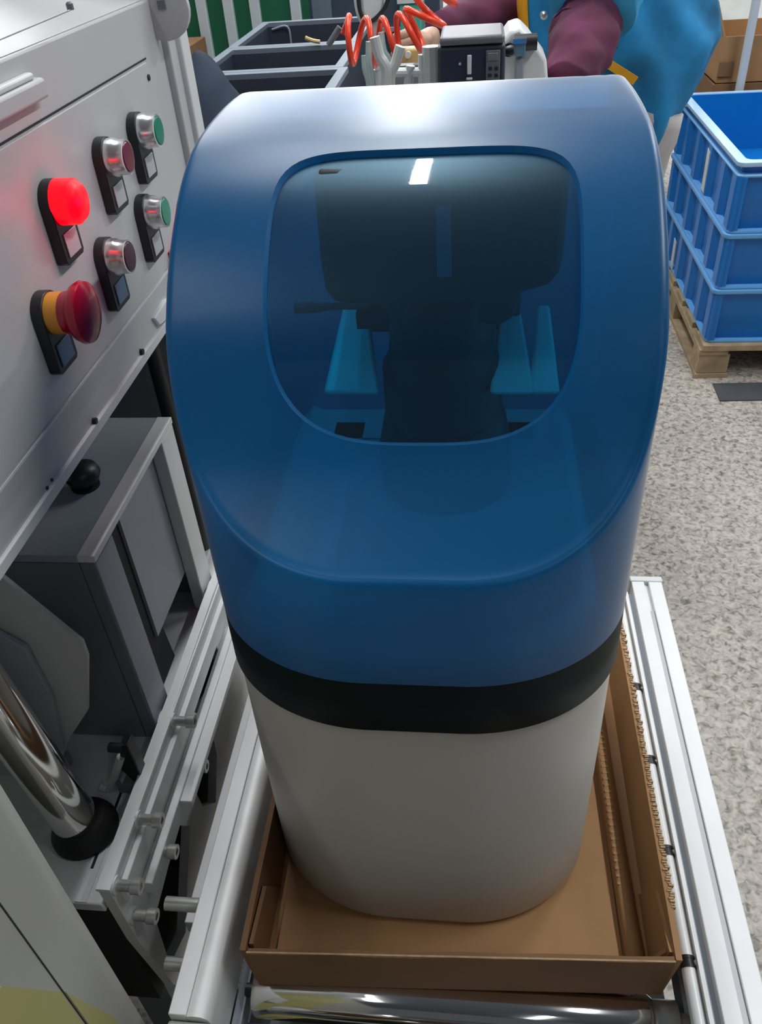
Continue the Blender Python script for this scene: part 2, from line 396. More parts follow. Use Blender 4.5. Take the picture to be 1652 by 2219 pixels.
# ------------------------------------------------------------------ cardboard tray
TZ = -1.095
tray = thing('cardboard_tray', 'open brown corrugated cardboard tray under the blue and white cabinet, resting on the rollers', 'cardboard tray', (-.02, .75, TZ))
tk = .007
cFL, cFR, cBR, cBL = (-.262, .416), (.234, .440), (.236, 1.09), (-.272, 1.09)
o = B(); o.hexa([(*cFL, TZ), (*cFR, TZ), (*cBR, TZ), (*cBL, TZ)], [(*cFL, TZ + tk), (*cFR, TZ + tk), (*cBR, TZ + tk), (*cBL, TZ + tk)]); o.build('base_panel', 'card', tray)
ZR = -1.0
def wallp(name, a, b, zt, inn, m='card_dark', zt2=None, lean=(0, 0)):  # default card has the walls' shade in its colour; right wall keeps lit card
    a = Vector((*a, 0)); b = Vector((*b, 0)); nrm = Vector(inn); o = B(); k = 10
    lo, li, to, ti = [], [], [], []
    for i in range(k + 1):
        p = a.lerp(b, i / k); jz = random.uniform(-.0012, .0012); z = zt + (0 if zt2 is None else (zt2 - zt) * i / k) + jz
        lv = Vector((*lean, 0)); jl = Vector((random.uniform(-1, 1), random.uniform(-1, 1), 0)) * .0008
        lo.append(Vector((p.x, p.y, TZ))); li.append(Vector((p.x, p.y, TZ)) + nrm * tk)
        to.append(Vector((p.x, p.y, z)) + lv + jl); ti.append(Vector((p.x, p.y, z)) + nrm * tk + lv + jl)
    o.loft([lo, to, ti, li], cap=False, closed=False)
    o.add([lo[0], to[0], ti[0], li[0]], [(0, 1, 2, 3)]); o.add([lo[-1], to[-1], ti[-1], li[-1]], [(0, 1, 2, 3)])
    return o.build(name, m, tray, smooth=30)
wallp('front_wall', cFL, cFR, ZR + .001, (0, 1, 0), lean=(.002, -.004))
wallp('right_wall', cFR, cBR, ZR, (-1, 0, 0), lean=(.010, 0), m='card')
wallp('left_wall', cFL, cBL, ZR, (1, 0, 0), lean=(-.009, 0))
wallp('back_wall', cBL, cBR, ZR, (0, -1, 0))
# inside of the tray: pad, folded ridge, corner flaps, torn corrugated edge
o = B(); o.hexa([(-.245, .445, TZ + tk), (.192, .462, TZ + tk), (.188, 1.07, TZ + tk), (-.25, 1.07, TZ + tk)], [(-.245, .445, TB - .0002), (.192, .462, TB - .0002), (.188, 1.07, TB - .0002), (-.25, 1.07, TB - .0002)]); o.build('insert_pad', 'card', tray)
o = B(); rr = []
for (yy, xa) in ((.455, .196), (.52, .193), (.62, .191), (.75, .189), (.9, .188), (1.07, .188)):
    rr.append([Vector((xa + dx, yy, TZ + tk + dz)) for dx, dz in ((0, .0), (.001, .017), (.006, .022), (.014, .021), (.020, .014), (.026, 0))])
o.loft(rr); o.build('folded_ridge', 'card', tray, smooth=60)
for k in range(46):
    y = .56 + k * .0105
    B_ = B().box(.1945, .2035, y, y + .0040, TZ + tk + .0200, TZ + tk + .0222)
    if k == 0: rib0 = B_.build('ridge_flute', 'card', tray); rib0_y = y
    else:
        c = rib0.copy(); scene.collection.objects.link(c); c.location = (0, S * (y - rib0_y), 0)
B().prism([(.237, .450, ZR - .003), (.229, .450, TZ + tk), (.229, .56, TZ + tk), (.236, .53, ZR - .020)], (-.005, 0, 0)).build('corner_flap', 'card', tray)
B().prism([(.228, .450, ZR - .003), (.224, .450, TZ + tk), (.220, .449, TZ + tk), (.215, .449, ZR - .03)], (0, .005, 0)).build('corner_flap', 'card', tray)
B().prism([(-.262, .425, ZR - .002), (-.262, .425, TZ + tk), (-.262, .54, TZ + tk), (-.262, .5, ZR - .010)], (.005, 0, 0)).build('corner_flap', 'card_dark', tray)
o = B()
for k in range(170):      # torn flutes along the top of the right wall
    y = .50 + k * .0033; r = random.uniform(.7, 1.3)
    x = .2435 + .0012 * math.sin(k * 1.7) + random.uniform(-.001, .001)
    o.box(x - .0015, x + .0025 * r + .001, y, y + .0018 * r, ZR - .004, ZR + .0025 * r)
t_ = o.build('torn_flute_edge', 'card_edge', tray); t_['kind'] = 'stuff'
o = B()
o.prism([(-.262, .4125, ZR), (.236, .4365, ZR), (.236, .4385, ZR), (-.262, .4145, ZR)], (0, 0, .0022))
o.build('front_edge_ply', 'card_edge', tray)

# ------------------------------------------------------------------ roller conveyor
RZ = -1.1265
RR = .0310
conv = thing('roller_conveyor', 'aluminium roller conveyor with chrome rollers carrying the cardboard tray', 'conveyor', (0, .7, FL))
ry0 = .336
for i in range(9):
    y = ry0 + i * .085
    if i == 0:
        r = B().lathe((-.272, y, RZ), (1, 0, 0), [(0, .012), (0, RR - .004), (.006, RR), (.49, RR), (.497, RR - .005), (.497, .012)], 40).build('roller', 'chrome', conv, smooth=40)
        hub = B().lathe((-.285, y, RZ), (1, 0, 0), [(0, .008), (.014, .008)], 16).build('axle_stub', 'black', r)
        hub2 = B().lathe((.224, y, RZ), (1, 0, 0), [(0, RR - .006), (.030, RR - .006), (.034, .012), (.05, .012)], 24).build('end_bushing', 'steel_rod', r)
        roll0 = r
    else:
        c = copy_tree(roll0, conv); c.location = (0, S * (y - ry0), 0)
c = copy_tree(roll0, conv); c.location = (0, -S * .085, 0)
Y0, Y1 = .02, 1.105
ZT = -1.03
o = B()      # right rail: two white flanges with a slot between
o.box(.284, .306, Y0, Y1, ZT - .11, ZT); o.box(.3135, .337, Y0, Y1, ZT - .11, ZT); o.box(.306, .3135, Y0, Y1, ZT - .11, ZT - .008)
o.build('right_rail', 'alu_white', conv, bevel=.0012)
B().box(.3065, .313, Y0, Y1 - .07, ZT - .008, ZT - .0035).build('slot_strip', 'alu_slot', conv)
B().box(.282, .339, Y1, Y1 + .014, ZT - .11, ZT + .001).build('end_cap', 'white', conv, bevel=.002)
B().box(.2755, .2838, Y0, Y1 - .02, ZT - .05, ZT - .012).build('inner_groove', 'mid_steel', conv)
B().box(.2705, .2755, Y0, Y1 - .02, ZT - .05, ZT - .007).build('guide_lip', 'alu', conv)
B().tube([(.2615, Y0, ZT - .02), (.2615, Y1 - .03, ZT - .02)], .0085, 16).build('guide_rod', 'alu_white', conv)
for i, y in enumerate((.46, .60, .74, .875)):
    if i == 0:
        c0 = B().lathe((.2615, y - .008, ZT - .02), (0, 1, 0), [(0, .0092), (.004, .0092), (.004, .0088), (.010, .0088), (.010, .0092), (.014, .0092)], 20).build('rod_clamp', 'black', conv); y00 = y
        B().cyl((.262, y - .001, ZT - .018), (.283, y - .001, ZT - .018), .004).build('clamp_screw', 'steel_rod', c0)
    else:
        c = copy_tree(c0, conv); c.location = (0, S * (y - y00), 0)
o = B()      # left rail
YL0, YL1 = .352, 1.12
o.box(-.347, -.3255, YL0, YL1, ZT - .12, ZT)
o.build('left_rail', 'alu_white', conv, bevel=.001)
o = B(); o.prism([(-.3250, YL0, ZT - .003), (-.318, YL0, ZT - .001), (-.308, YL0, ZT - .002), (-.301, YL0, ZT - .008), (-.298, YL0, ZT - .02), (-.298, YL0, ZT - .1), (-.325, YL0, ZT - .1)], (0, YL1 - YL0, 0)); o.build('left_rail_channel', 'alu', conv, smooth=60)
B().box(-.349, -.298, YL0 - .035, YL0 - .001, ZT - .055, ZT - .012).build('rail_end_block', 'white', conv, bevel=.003)
B().box(-.296, -.284, .15, 1.1, RZ - .04, RZ - .005).build('roller_bearer', 'mid_steel', conv)
B().box(.266, .283, .02, 1.1, RZ - .04, RZ - .0).build('roller_bearer', 'mid_steel', conv)
for y in (.44, 1.0):
    B().box(-.33, .32, y - .02, y + .02, -1.28, -1.235).build('cross_beam', 'mid_steel', conv)
for (x, y) in ((-.325, .40), (.31, .40), (-.325, 1.0), (.31, 1.0)):
    B().box(x - .022, x + .022, y - .022, y + .022, FL, -1.135).build('leg', 'alu', conv, bevel=.002)
B().box(-.29, .28, .25, 1.1, -1.30, -1.29).build('dark_sheet', 'dark_gap', conv)  # dark sheet in the dark space under the rollers

# ------------------------------------------------------------------ side transfer plate with bolts, left of the conveyor
plate = thing('side_frame_plate', 'bright aluminium side plate with cut-outs and bolts, left of the conveyor', 'machine frame', (-.455, .75, -1.4))
def plate_with_holes(x0, x1, outer, holes):
    """flat plate in a plane of constant x, made of triangles between outer polygon and holes"""
    bm = bmesh.new(); edges = []
    for lp in [outer] + holes:
        vs = [bm.verts.new((x0, a, b)) for a, b in lp]
        for i in range(len(vs)): edges.append(bm.edges.new((vs[i], vs[(i + 1) % len(vs)])))
    r = bmesh.ops.triangle_fill(bm, use_beauty=True, use_dissolve=False, edges=edges)
    # drop triangles inside holes
    def inside(p, poly):
        c = False; n = len(poly)
        for i in range(n):
            (a, b), (c2, d) = poly[i], poly[i - 1]
            if (b > p[1]) != (d > p[1]) and p[0] < (c2 - a) * (p[1] - b) / (d - b) + a: c = not c
        return c
    bad = [f for f in bm.faces if any(inside(f.calc_center_median()[1:], hh) for hh in holes)]
    bmesh.ops.delete(bm, geom=bad, context='FACES_ONLY')
    ex = bmesh.ops.extrude_face_region(bm, geom=bm.faces[:])
    for v in [g for g in ex['geom'] if isinstance(g, bmesh.types.BMVert)]: v.co.x = x1
    bm.verts.index_update(); o = B(); o.add([v.co.copy() for v in bm.verts], [tuple(v.index for v in f.verts) for f in bm.faces]); bm.free()
    return o
outer = [(.475, -1.0), (.478, -1.14), (.50, -1.34), (.52, -1.40), (1.10, -1.40), (1.10, -.99), (1.0, -.985)]
holes = [[(.512, -1.30), (.527, -1.18), (.60, -1.17), (.665, -1.165), (.69, -1.21), (.63, -1.27), (.575, -1.33)],
         [(.735, -1.15), (.80, -1.135), (.855, -1.17), (.845, -1.235), (.79, -1.30), (.745, -1.24)],
         [(.80, -1.05), (.84, -1.035), (.90, -1.035), (.96, -1.06), (.965, -1.12), (.90, -1.125), (.83, -1.10)]]
plate_with_holes(-.47, -.455, outer, holes).build('plate', 'alu', plate, bevel=0)
B().prism([(-.472, .474, -1.0), (-.453, .474, -1.0), (-.453, 1.06, -.998), (-.472, 1.06, -.998)], (0, 0, .006)).build('top_edge_strip', 'alu_white', plate)
o = B(); o.box(-.455, -.437, .53, 1.02, -1.112, -1.085); o.build('upper_ledge', 'alu', plate, bevel=.0012)
B().box(-.455, -.446, .49, 1.04, -1.055, -1.020).build('slide_strip', 'alu_white', plate, bevel=.001)
B().box(-.437, -.418, .66, 1.03, -1.10, -1.088).build('second_ledge', 'alu_white', plate, bevel=.001)
B().box(-.415, -.398, .53, 1.08, -1.225, -1.195).build('lower_ledge', 'alu_white', plate, bevel=.001)
B().box(-.40, -.372, .47, 1.06, -1.36, -1.20).build('inner_channel', 'dark_steel', plate)
for i, (x, y, z) in enumerate(((285, 1920, -1.04), (332, 1777, -1.04), (405, 1563, -1.04), (320, 1985, -1.13), (365, 1845, -1.13), (432, 1660, -1.14))):
    p = at(x, y, x=-.432)
    if i == 0:
        o = B().lathe((-.455, p.y, p.z), (1, 0, 0), [(0, .0075), (.022, .0075), (.024, .0105), (.036, .0105), (.036, .005), (.032, .005)], 18).build('bolt', 'steel_rod', plate, smooth=30); b00 = p.copy()
        B().lathe((-.455, p.y, p.z), (1, 0, 0), [(0, .012), (.004, .012)], 18).build('washer', 'alu', o)
    else:
        c = copy_tree(o, plate); c.location = (0, S * (p.y - b00.y), S * (p.z - b00.z))
for (y, z) in ((.50, -1.27), (.50, -1.16)):
    p = at(400, 1960 if z > -1.2 else 2090, x=-.37); B().cyl((-.395, p.y, p.z), (-.350, p.y, p.z), .009, n=16).build('spacer_stud', 'steel_rod', plate)

# ------------------------------------------------------------------ press machine on the left
# platform
plat = thing('machine_platform', 'pale metal base platform with slotted edge under the chrome column', 'machine base', (-.6, .6, -1.06))
B().box(-1.0, -.474, .474, 1.25, -1.055, -1.035).build('top_plate', 'alu', plat, bevel=.002)
B().box(-.512, -.496, .475, .80, -1.035, -1.033).build('edge_strip', 'alu_white', plat)
for y in (.52, .60): B().box(-.508, -.504, y, y + .045, -1.0335, -1.0325).build('slot', 'black', plat)
B().box(-.98, -.49, .50, 1.24, -1.40, -1.055).build('base_box', 'dark_gap', plat)
for (x, y) in ((-.95, .55), (-.52, .55), (-.95, 1.2), (-.52, 1.2)): B().box(x - .03, x + .03, y - .03, y + .03, FL, -1.40).build('leg', 'dark_steel', plat)
# lower cabinet with framed opening
box = thing('machine_lower_cabinet', 'grey steel cabinet with a framed side opening below the control panel', 'machine cabinet', (-.7, .9, -1.035))
x0, x1, y0, y1, z0, z1 = -.90, -.478, .733, 1.066, -1.033, -.66
B().box(x0, x1, y0, y1, z1 - .012, z1).build('top_plate', 'mid_steel', box, bevel=.0015)
B().box(-.5, x1 + .0015, y0 - .0005, y1, z1 - .010, z1 + .001).build('top_trim', 'panel_light', box, bevel=.001)
B().box(x0, x1 - .0225, y0, y0 + .012, z0, z1 - .012).build('front_panel', 'dark_steel', box)
B().box(x0, x1 - .004, y1 - .012, y1, z0, z1 - .012).build('back_panel', 'dark_steel', box)
B().box(x0, x0 + .012, y0, y1, z0, z1 - .012).build('side_panel', 'dark_steel', box)
B().box(x1 - .002, x1 + .0005, y0 + .001, y0 + .058, z0, z1 - .012).build('post_face', 'mid_steel', box)
B().box(-.50, x1 - .002, y0, y0 + .058, z0, z1 - .012).build('near_post', 'dark_steel', box, bevel=.0015)
B().box(-.50, x1, y1 - .055, y1, z0, z1 - .012).build('far_post', 'panel_light', box, bevel=.0015)
B().box(-.51, -.50, .86, 1.02, z0 + .09, z1 - .014).build('inner_grey_panel', 'mid_steel', box)
B().prism([(-.505, .80, z0), (-.505, .90, z0), (-.505, .86, z1 - .02), (-.505, .80, z1 - .06)], (-.006, 0, 0)).build('opening_shade', 'dark_gap', box)  # dark sheet put in for the shade inside the opening
for y in (.75, 1.045):
    B().lathe((-.478, y, -1.033), (0, 0, 1), [(0, .018), (.006, .018), (.009, .012), (.03, .011), (.032, .006)], 18).build('foot', 'alu_white', box)
# knob on the cabinet
p = at(180, 1035, z=-.645)
k = thing('black_knob', 'round black knob standing on the grey cabinet top under the panel', 'knob', (p.x, p.y, -.66))
B().lathe((p.x, p.y, -.66), (0, 0, 1), [(0, .014), (.006, .014), (.012, .022), (.022, .026), (.032, .022), (.038, .010), (.039, .001)], 24).build('grip', 'black', k, smooth=50)
B().lathe((p.x, p.y, -.660), (0, 0, 1), [(0, .02), (.003, .02)], 20).build('washer', 'rubber', k)
# sheet guard, toggle clamp
g = thing('sheet_metal_guard', 'folded grey sheet metal guard behind the leaning chrome column', 'machine guard', (-.66, .66, -1.035))
yy = .655
pts = [at(-60, 1200, y=yy), at(0, 1248, y=yy), at(178, 1392, y=yy), at(190, 1425, y=yy), at(190, 1540, y=yy), at(150, 1600, y=yy), at(118, 1690, y=yy), at(-20, 1690, y=yy), at(-60, 1600, y=yy)]
B().prism(pts, (0, .006, 0)).build('guard_sheet', 'panel', g)
pts = [at(-60, 1330, y=yy - .002), at(60, 1395, y=yy - .002), at(100, 1470, y=yy - .002), at(120, 1510, y=yy - .002), at(140, 1620, y=yy - .002), at(-60, 1640, y=yy - .002)]
B().prism(pts, (0, -.008, 0)).build('inner_fold', 'mid_steel', g, bevel=.001)
B().box(-.72, -.60, yy + .006, yy + .03, -1.035, -1.01).build('mounting_foot', 'mid_steel', g)
tc = thing('toggle_clamp', 'small black toggle clamp with bent steel arm on the machine platform', 'clamp', (-.50, .66, -1.035))
yy = .64
B().prism([at(258, 1618, y=yy), at(276, 1616, y=yy), at(310, 1690, y=yy), at(296, 1700, y=yy), at(262, 1668, y=yy)], (0, .02, 0)).build('handle', 'black', tc, bevel=.001)
q = at(249, 1620, y=yy); B().cyl((q.x - .008, yy, q.z), (q.x + .012, yy, q.z), .007, n=14).build('pivot', 'black', tc)
B().tube(crom([at(262, 1640, y=yy), at(246, 1690, y=yy), at(236, 1712, y=yy), at(215, 1706, y=yy)], 6), .006, 10).build('bent_arm', 'panel', tc)
q = at(285, 1700, y=yy); B().box(q.x - .02, q.x + .02, yy - .005, yy + .03, -1.035, q.z + .01).build('mount', 'dark_steel', tc)
# leaning chrome column
p0 = Vector((-.54, .575, -1.033)); ptop = at(-62, 1455, y=.575); d = (ptop - p0).normalized()
col = thing('chrome_column', 'thick leaning chrome column in a black rubber boot, far left of the conveyor', 'machine column', tuple(p0))
B().lathe(p0, d, [(.004, .031), (.5, .031)], 36).build('chrome_rod', 'chrome', col)
B().lathe(p0 + Vector((.004, 0, 0)), (0, 0, 1), [(0, .046), (.006, .046), (.016, .042), (.028, .034), (.03, .030)], 32).build('rubber_boot', 'rubber', col, smooth=50)
# upright poles at the back
pl = thing('vertical_guide_poles', 'pair of dark vertical guide poles between the grey cabinet and the blue cover', 'machine poles', (-.53, 1.19, -1.035))
B().cyl((-.532, 1.185, -1.035), (-.532, 1.185, -.532), .014).build('black_pole', 'black', pl)
B().cyl((-.506, 1.20, -1.035), (-.506, 1.20, -.532), .006).build('chrome_pole', 'chrome', pl)
B().cyl((-.49, 1.215, -1.035), (-.49, 1.215, -.532), .010).build('black_pole', 'black', pl)
# rear column plate that carries the head
rc = thing('machine_rear_column', 'dark grey upright steel plate behind the cabinet carrying the machine head', 'machine column', (-.9, 1.3, -1.035))
B().box(-1.5, -.53, 1.26, 1.30, FL, -.53).build('back_plate', 'dark_steel', rc)
B().box(-1.5, -1.01, .95, 1.26, -1.035, -.53).build('side_box', 'dark_steel', rc)
B().box(-1.45, -1.02, .98, 1.255, FL, -1.036).build('pedestal', 'dark_steel', rc)
# head with the control panel
PX = -.47
head = thing('machine_control_head', 'light grey steel machine head with a flush control panel of round push buttons', 'machine control box', (-.8, .8, -.53))
HY0, HY1, HZ0, HZ1 = .10, 1.352, -.527, -.124
B().box(-1.3, PX, HY0, HY1, HZ0, HZ1).build('housing', 'panel', head, bevel=.003)
# inset panel door: right of a seam, raised a hair
B().box(PX, PX + .0025, HY0 + .02, 1.262, -.457, -.1935).build('panel_door', 'panel', head, bevel=.001)
B().prism([(PX, HY0 + .02, -.1905), (PX + .0008, HY0 + .02, -.1905), (PX + .0008, 1.27, -.1890), (PX, 1.27, -.1890)], (0, 0, -.0022)).build('door_seam', 'dark_gap', head)
B().box(PX, PX + .003, HY0, HY1 - .01, -.4625, -.4595).build('lower_seam_lip', 'panel_light', head)
B().box(PX - .012, PX + .0045, HY0, 1.235, HZ0 - .004, HZ0 + .010).build('bottom_lip', 'panel_light', head, bevel=.001)
for (px, py) in ((322, 168), (393, 487), (309, 762), (207, 912)):
    q = at(px, py, x=PX + .003)
    B().lathe((PX, q.y, q.z), (1, 0, 0), [(0, .0042), (.0045, .0042), (.005, .002)], 12).build('screw', 'black', head)
for (px, py) in ((117, 1040), (107, 1057)):
    q = at(px, py, x=PX + .003); B().lathe((PX, q.y, q.z), (1, 0, 0), [(0, .002), (.0015, .002)], 10).build('rivet_hole', 'black', head)
# edge frame on the far side of the panel
B().box(-.62, PX + .010, HY1 - .0, HY1 + .035, -.62, .05).build('corner_channel', 'panel', head, bevel=.002)
B().box(-.62, PX + .018, HY1 + .035, HY1 + .075, -.60, .05).build('corner_channel_flange', 'panel_light', head, bevel=.002)
B().prism([at(348, 707, x=PX + .006), at(378, 680, x=PX + .006), at(384, 640, x=PX + .006), at(360, 650, x=PX + .006), at(336, 690, x=PX + .006)], (-.02, 0, 0)).build('corner_gusset', 'panel_light', head, bevel=.002)
# sloped hood above the panel
o = B(); o.prism([(PX - .002, HY0, HZ1), (PX - .012, HY0, HZ1 + .004), (-.62, HY0, HZ1 + .040), (-1.3, HY0, HZ1 + .075), (-1.3, HY0, HZ1)], (0, HY1 - HY0, 0)); o.build('hood', 'panel', head, bevel=.001)
o = B(); a = at(0, 86, z=HZ1 + .018); b = at(152, 22, z=HZ1 + .026)
o.tube([a + Vector((-.1, -.2, .002)), a, b], .0007, 6); o.build('hood_seam', 'mid_steel', head)
q = at(150, 8, z=HZ1 + .028); B().lathe((q.x, q.y, q.z - .006), (0, 0, 1), [(0, .004), (.006, .004), (.008, .002)], 12).build('hood_screw', 'dark_steel', head)
# hinge block on the panel
q0 = at(0, 200, x=PX); q1 = at(78, 165, x=PX)
o = B(); o.box(PX, PX + .014, q0.y - .10, at(72, 175, x=PX).y, -.170, -.150); o.build('hinge_block', 'panel', head, bevel=.003)
o = B(); o.box(PX, PX + .010, q0.y - .10, at(50, 150, x=PX).y, -.150, -.143); o.build('hinge_leaf', 'panel_light', head, bevel=.002)
# bearing disc at the top of the channel
q = at(358, 30, y=HY1 + .02)
o = B().lathe((q.x + .01, HY1 - .012, q.z + .01), (0, -1, 0), [(0, .040), (.010, .040), (.012, .036), (.012, .0)], 30); o.build('bearing_disc', 'panel', head)
B().lathe((q.x + .012, HY1 - .024, q.z + .016), (0, -1, 0), [(0, .008), (.002, .008)], 4).build('disc_hole', 'dark_steel', head)
# red marker strip on the housing edge, beside the blue cover
q = at(397, 580, x=-.452); B().box(PX, -.452, q.y - .01, q.y + .035, q.z - .03, q.z + .028).build('red_marker', 'estop', head)
# rear support so that the head is carried
B().box(-1.3, -.62, 1.352, 1.46, -.62, .05).build('rear_spine', 'panel', head)

def button(kind, cap, lab, label, cx, cy, out=.040):
    """cx, cy = pixel centre of the cap face; the cap face stands `out` in front of the panel"""
    c = at(cx, cy, x=PX + out); y, z = c.y, c.z; PF = PX + .0025
    name = {'push': 'push_button', 'lamp': 'indicator_lamp', 'stop': 'emergency_stop_button'}[kind]
    t = thing(name, label, 'button' if kind != 'lamp' else 'lamp', (PF, y, z), None)
    R = .0245
    pts = []
    for i in range(15):
        a = math.pi * i / 14; pts.append((PF, y + R * math.cos(a), z + R * math.sin(a)))
    zb = z - .064
    pts += [(PF, y - R, zb + .004), (PF, y - R + .004, zb), (PF, y + R - .004, zb), (PF, y + R, zb + .004)]
    B().prism(pts, (.013, 0, 0)).build('backplate', 'black', t, bevel=.0008)
    B().box(PF + .013, PF + .0145, y - .016, y + .016, z - .057, z - .031).build('label_plate', lab, t, bevel=.0004)
    if kind == 'push':
        B().lathe((PF + .012, y, z), (1, 0, 0), [(0, .0225), (.010, .0225), (.014, .0205), (out - .016, .0205), (out - .0155, .0185), (out - .0165, .0180)], 36).build('chrome_ring', 'chrome_soft', t, smooth=40)
        B().lathe((PF + .012, y, z), (1, 0, 0), [(out - .024, .0178), (out - .0165, .0178), (out - .0145, .0165), (out - .0140, .001)], 36).build('cap', cap, t, smooth=40)
    elif kind == 'lamp':
        B().lathe((PF + .012, y, z), (1, 0, 0), [(0, .0245), (.004, .0245), (.020, .0240), (out - .022, .0235), (out - .016, .019), (out - .013, .010), (out - .012, .001)], 36).build('lens', cap, t, smooth=60)
        l = bpy.data.lights.new('lamp_glow', 'POINT'); l.energy = .07; l.color = (1, .01, .07); l.shadow_soft_size = .01
        lo = bpy.data.objects.new('lamp_glow', l); lo.location = P(PF + .075, y, z); scene.collection.objects.link(lo)
    else:
        B().lathe((PF + .010, y, z), (1, 0, 0), [(0, .0225), (.018, .0225), (.019, .018)], 32).build('collar', 'collar', t, smooth=40)
        B().lathe((PF + .026, y, z), (1, 0, 0), [(0, .016), (0, .022), (.006, .0235), (.012, .025), (.015, .030), (.022, .0335), (.027, .0325), (.031, .024), (.033, .012), (.0332, .001)], 40).build('mushroom_head', cap, t, smooth=50)
    return t
M['chrome_soft'] = mat('satin_chrome', (.72, .72, .72), .22, metal=.85)
button('push', 'btn_green', 'label', 'green push button in a chrome ring, topmost on the control panel', 346, 283)
button('push', 'btn_maroon', 'label', 'dark red push button, upper one, left of the topmost green button', 280, 340)
button('push', 'btn_green', 'label', 'green push button in a chrome ring, below the topmost green button', 361, 459)
button('push', 'btn_dim', 'label_blue', 'dull maroon push button with a slate label, nearest above the red mushroom stop', 283, 556)
button('lamp', 'lamp_red', 'label', 'glowing bright red round indicator lamp on the control panel', 180, 436, .042)
button('stop', 'estop', 'label_blue', 'big red mushroom emergency stop on an orange collar, lowest on the control panel', 200, 677, .060)

# near cabinet, bottom left
nb = thing('near_machine_cabinet', 'beige grey steel cabinet corner with a painted-on yellow reflection low down, bottom left foreground', 'machine cabinet', (-.7, .1, FL))
o = B(); yc = .376
o.prism([(-.9, -.5, FL), (-.415, -.5, FL), (-.400, -.48, FL), (-.400, yc - .036, FL), (-.402, yc - .020, FL), (-.405, yc - .004, FL), (-.412, yc, FL), (-.9, yc, FL)], (0, 0, 1.44)); o.build('cabinet_shell', 'beige_steel', nb, smooth=50)
B().box(-.4005, -.3993, .3035, .3050, FL + .05, -.60).build('door_seam', 'dark_gap', nb)
o = B(); xx = -.3995
o.prism([(-.4003, .05, -.60), (-.4003, .262, -.735), (-.4003, .302, -.85), (-.4003, .302, -1.9), (-.4003, .05, -1.9)], (.0012, 0, 0)); o.build('yellow_reflection', 'yellow_spill', nb)  # yellow light reflected on the cabinet face, painted as flat patches
B().prism([(-.4003, .306, -.86), (-.4003, .335, -1.0), (-.4003, .335, -1.9), (-.4003, .306, -1.9)], (.0012, 0, 0)).build('yellow_reflection', 'yellow_spill', nb)

# ------------------------------------------------------------------ blue crates on a pallet, right
PT = -1.826
def crate_mesh(t, bx0, by0, w_, l_, h_, top, hole_slots):
    """ribbed tote: floor, four walls, ribs, stepped ledge, pale rim"""
    z0, z1 = 0, h_
    o = B(); i = .02
    def rect(x0, x1, y0, y1, z, r=.03):
        pts = []
        for (cx, cy, a0) in ((x1 - r, y0 + r, -90), (x1 - r, y1 - r, 0), (x0 + r, y1 - r, 90), (x0 + r, y0 + r, 180)):
            for k in range(5):
                a = math.radians(a0 + 90 * k / 4); pts.append(Vector((cx + r * math.cos(a), cy + r * math.sin(a), z)))
        return pts
    e = .034
    R_ = lambda d, z: rect(d, w_ - d, d, l_ - d, z)
    o.loft([R_(e + .012, z0), R_(e, z0 + .012), R_(e, z1 - .05), R_(e - .004, z1 - .004), R_(e + .012, z1 - .004), R_(e + .014, z0 + .015)], cap=False)
    n = len(o.v) - 20; o.f.append(tuple(range(n, n + 20))); o.f.append(tuple(range(0, 20)))
    o.build('crate_body', 'crate', t, smooth=50)
    # rim at the top and ledge under it
    o = B(); o.loft([R_(e, z1 - .018), R_(.002, z1 - .018), R_(0, z1 - .014), R_(0, z1 - .001), R_(.004, z1), R_(e + .008, z1), R_(e + .008, z1 - .018)], cap=False)
    o.build('rim', 'crate_rim' if top else 'crate_lip', t, smooth=40)
    o = B(); o.loft([R_(e, .0), R_(.012, .0), R_(.010, .006), R_(.012, .014), R_(e, .014)], cap=False)
    o.build('lower_ledge', 'crate_lip', t, smooth=40)
    if top:
        o = B(); o.loft([R_(e, z1 - .062), R_(.010, z1 - .062), R_(.008, z1 - .056), R_(.012, z1 - .050), R_(e, z1 - .050)], cap=False)
        o.build('upper_ledge', 'crate_lip', t, smooth=40)
    zt = z1 - (.062 if top else .018)
    first = None
    ys = [l_ * k / 5 for k in range(6)]
    for k, y in enumerate(ys):
        yy_ = min(max(y, .06), l_ - .06)
        if first is None:
            first = B().prism([(e, yy_ - .055, .014), (.010, yy_ - .030, .014), (.010, yy_ + .030, .014), (e, yy_ + .055, .014)], (0, 0, zt - .014)).build('rib', 'crate', t); f0 = yy_
        else:
            c = first.copy(); scene.collection.objects.link(c); c.location = (0, S * (yy_ - f0), 0)
    firstx = None
    for k in range(0, 3):
        xx_ = [.035, w_ * .98 - .01, w_ * .5][k]
        if k == 2: continue
        if firstx is None:
            firstx = B().prism([(xx_ - .020, e, .014), (xx_ - .016, .010, .014), (xx_ + .016, .010, .014), (xx_ + .020, e, .014)], (0, 0, zt - .014)).build('rib', 'crate', t); g0 = xx_
        else:
            c = firstx.copy(); scene.collection.objects.link(c); c.location = (S * (xx_ - g0), 0, 0)
    # hand label cards tucked on the side
    for (yy_, za, zb_, m_) in hole_slots:
        B().prism([(.008, yy_ - .028, za), (.008, yy_ + .024, za + .01), (.008, yy_ + .03, zb_), (.008, yy_ - .02, zb_ - .01)], (.004, 0, 0)).build('paper_tag', m_, t)
CX0, CY0, CW, CL = 1.055, 3.585, .95, 1.28
hs = (PT, -1.565, -1.315); tops = (-1.565, -1.315, -1.02)
crl = ['blue plastic crate at the bottom of the stack, resting on the pallet', 'blue plastic crate in the middle of the stack', 'open blue plastic crate with pale rim, on top of the stack']
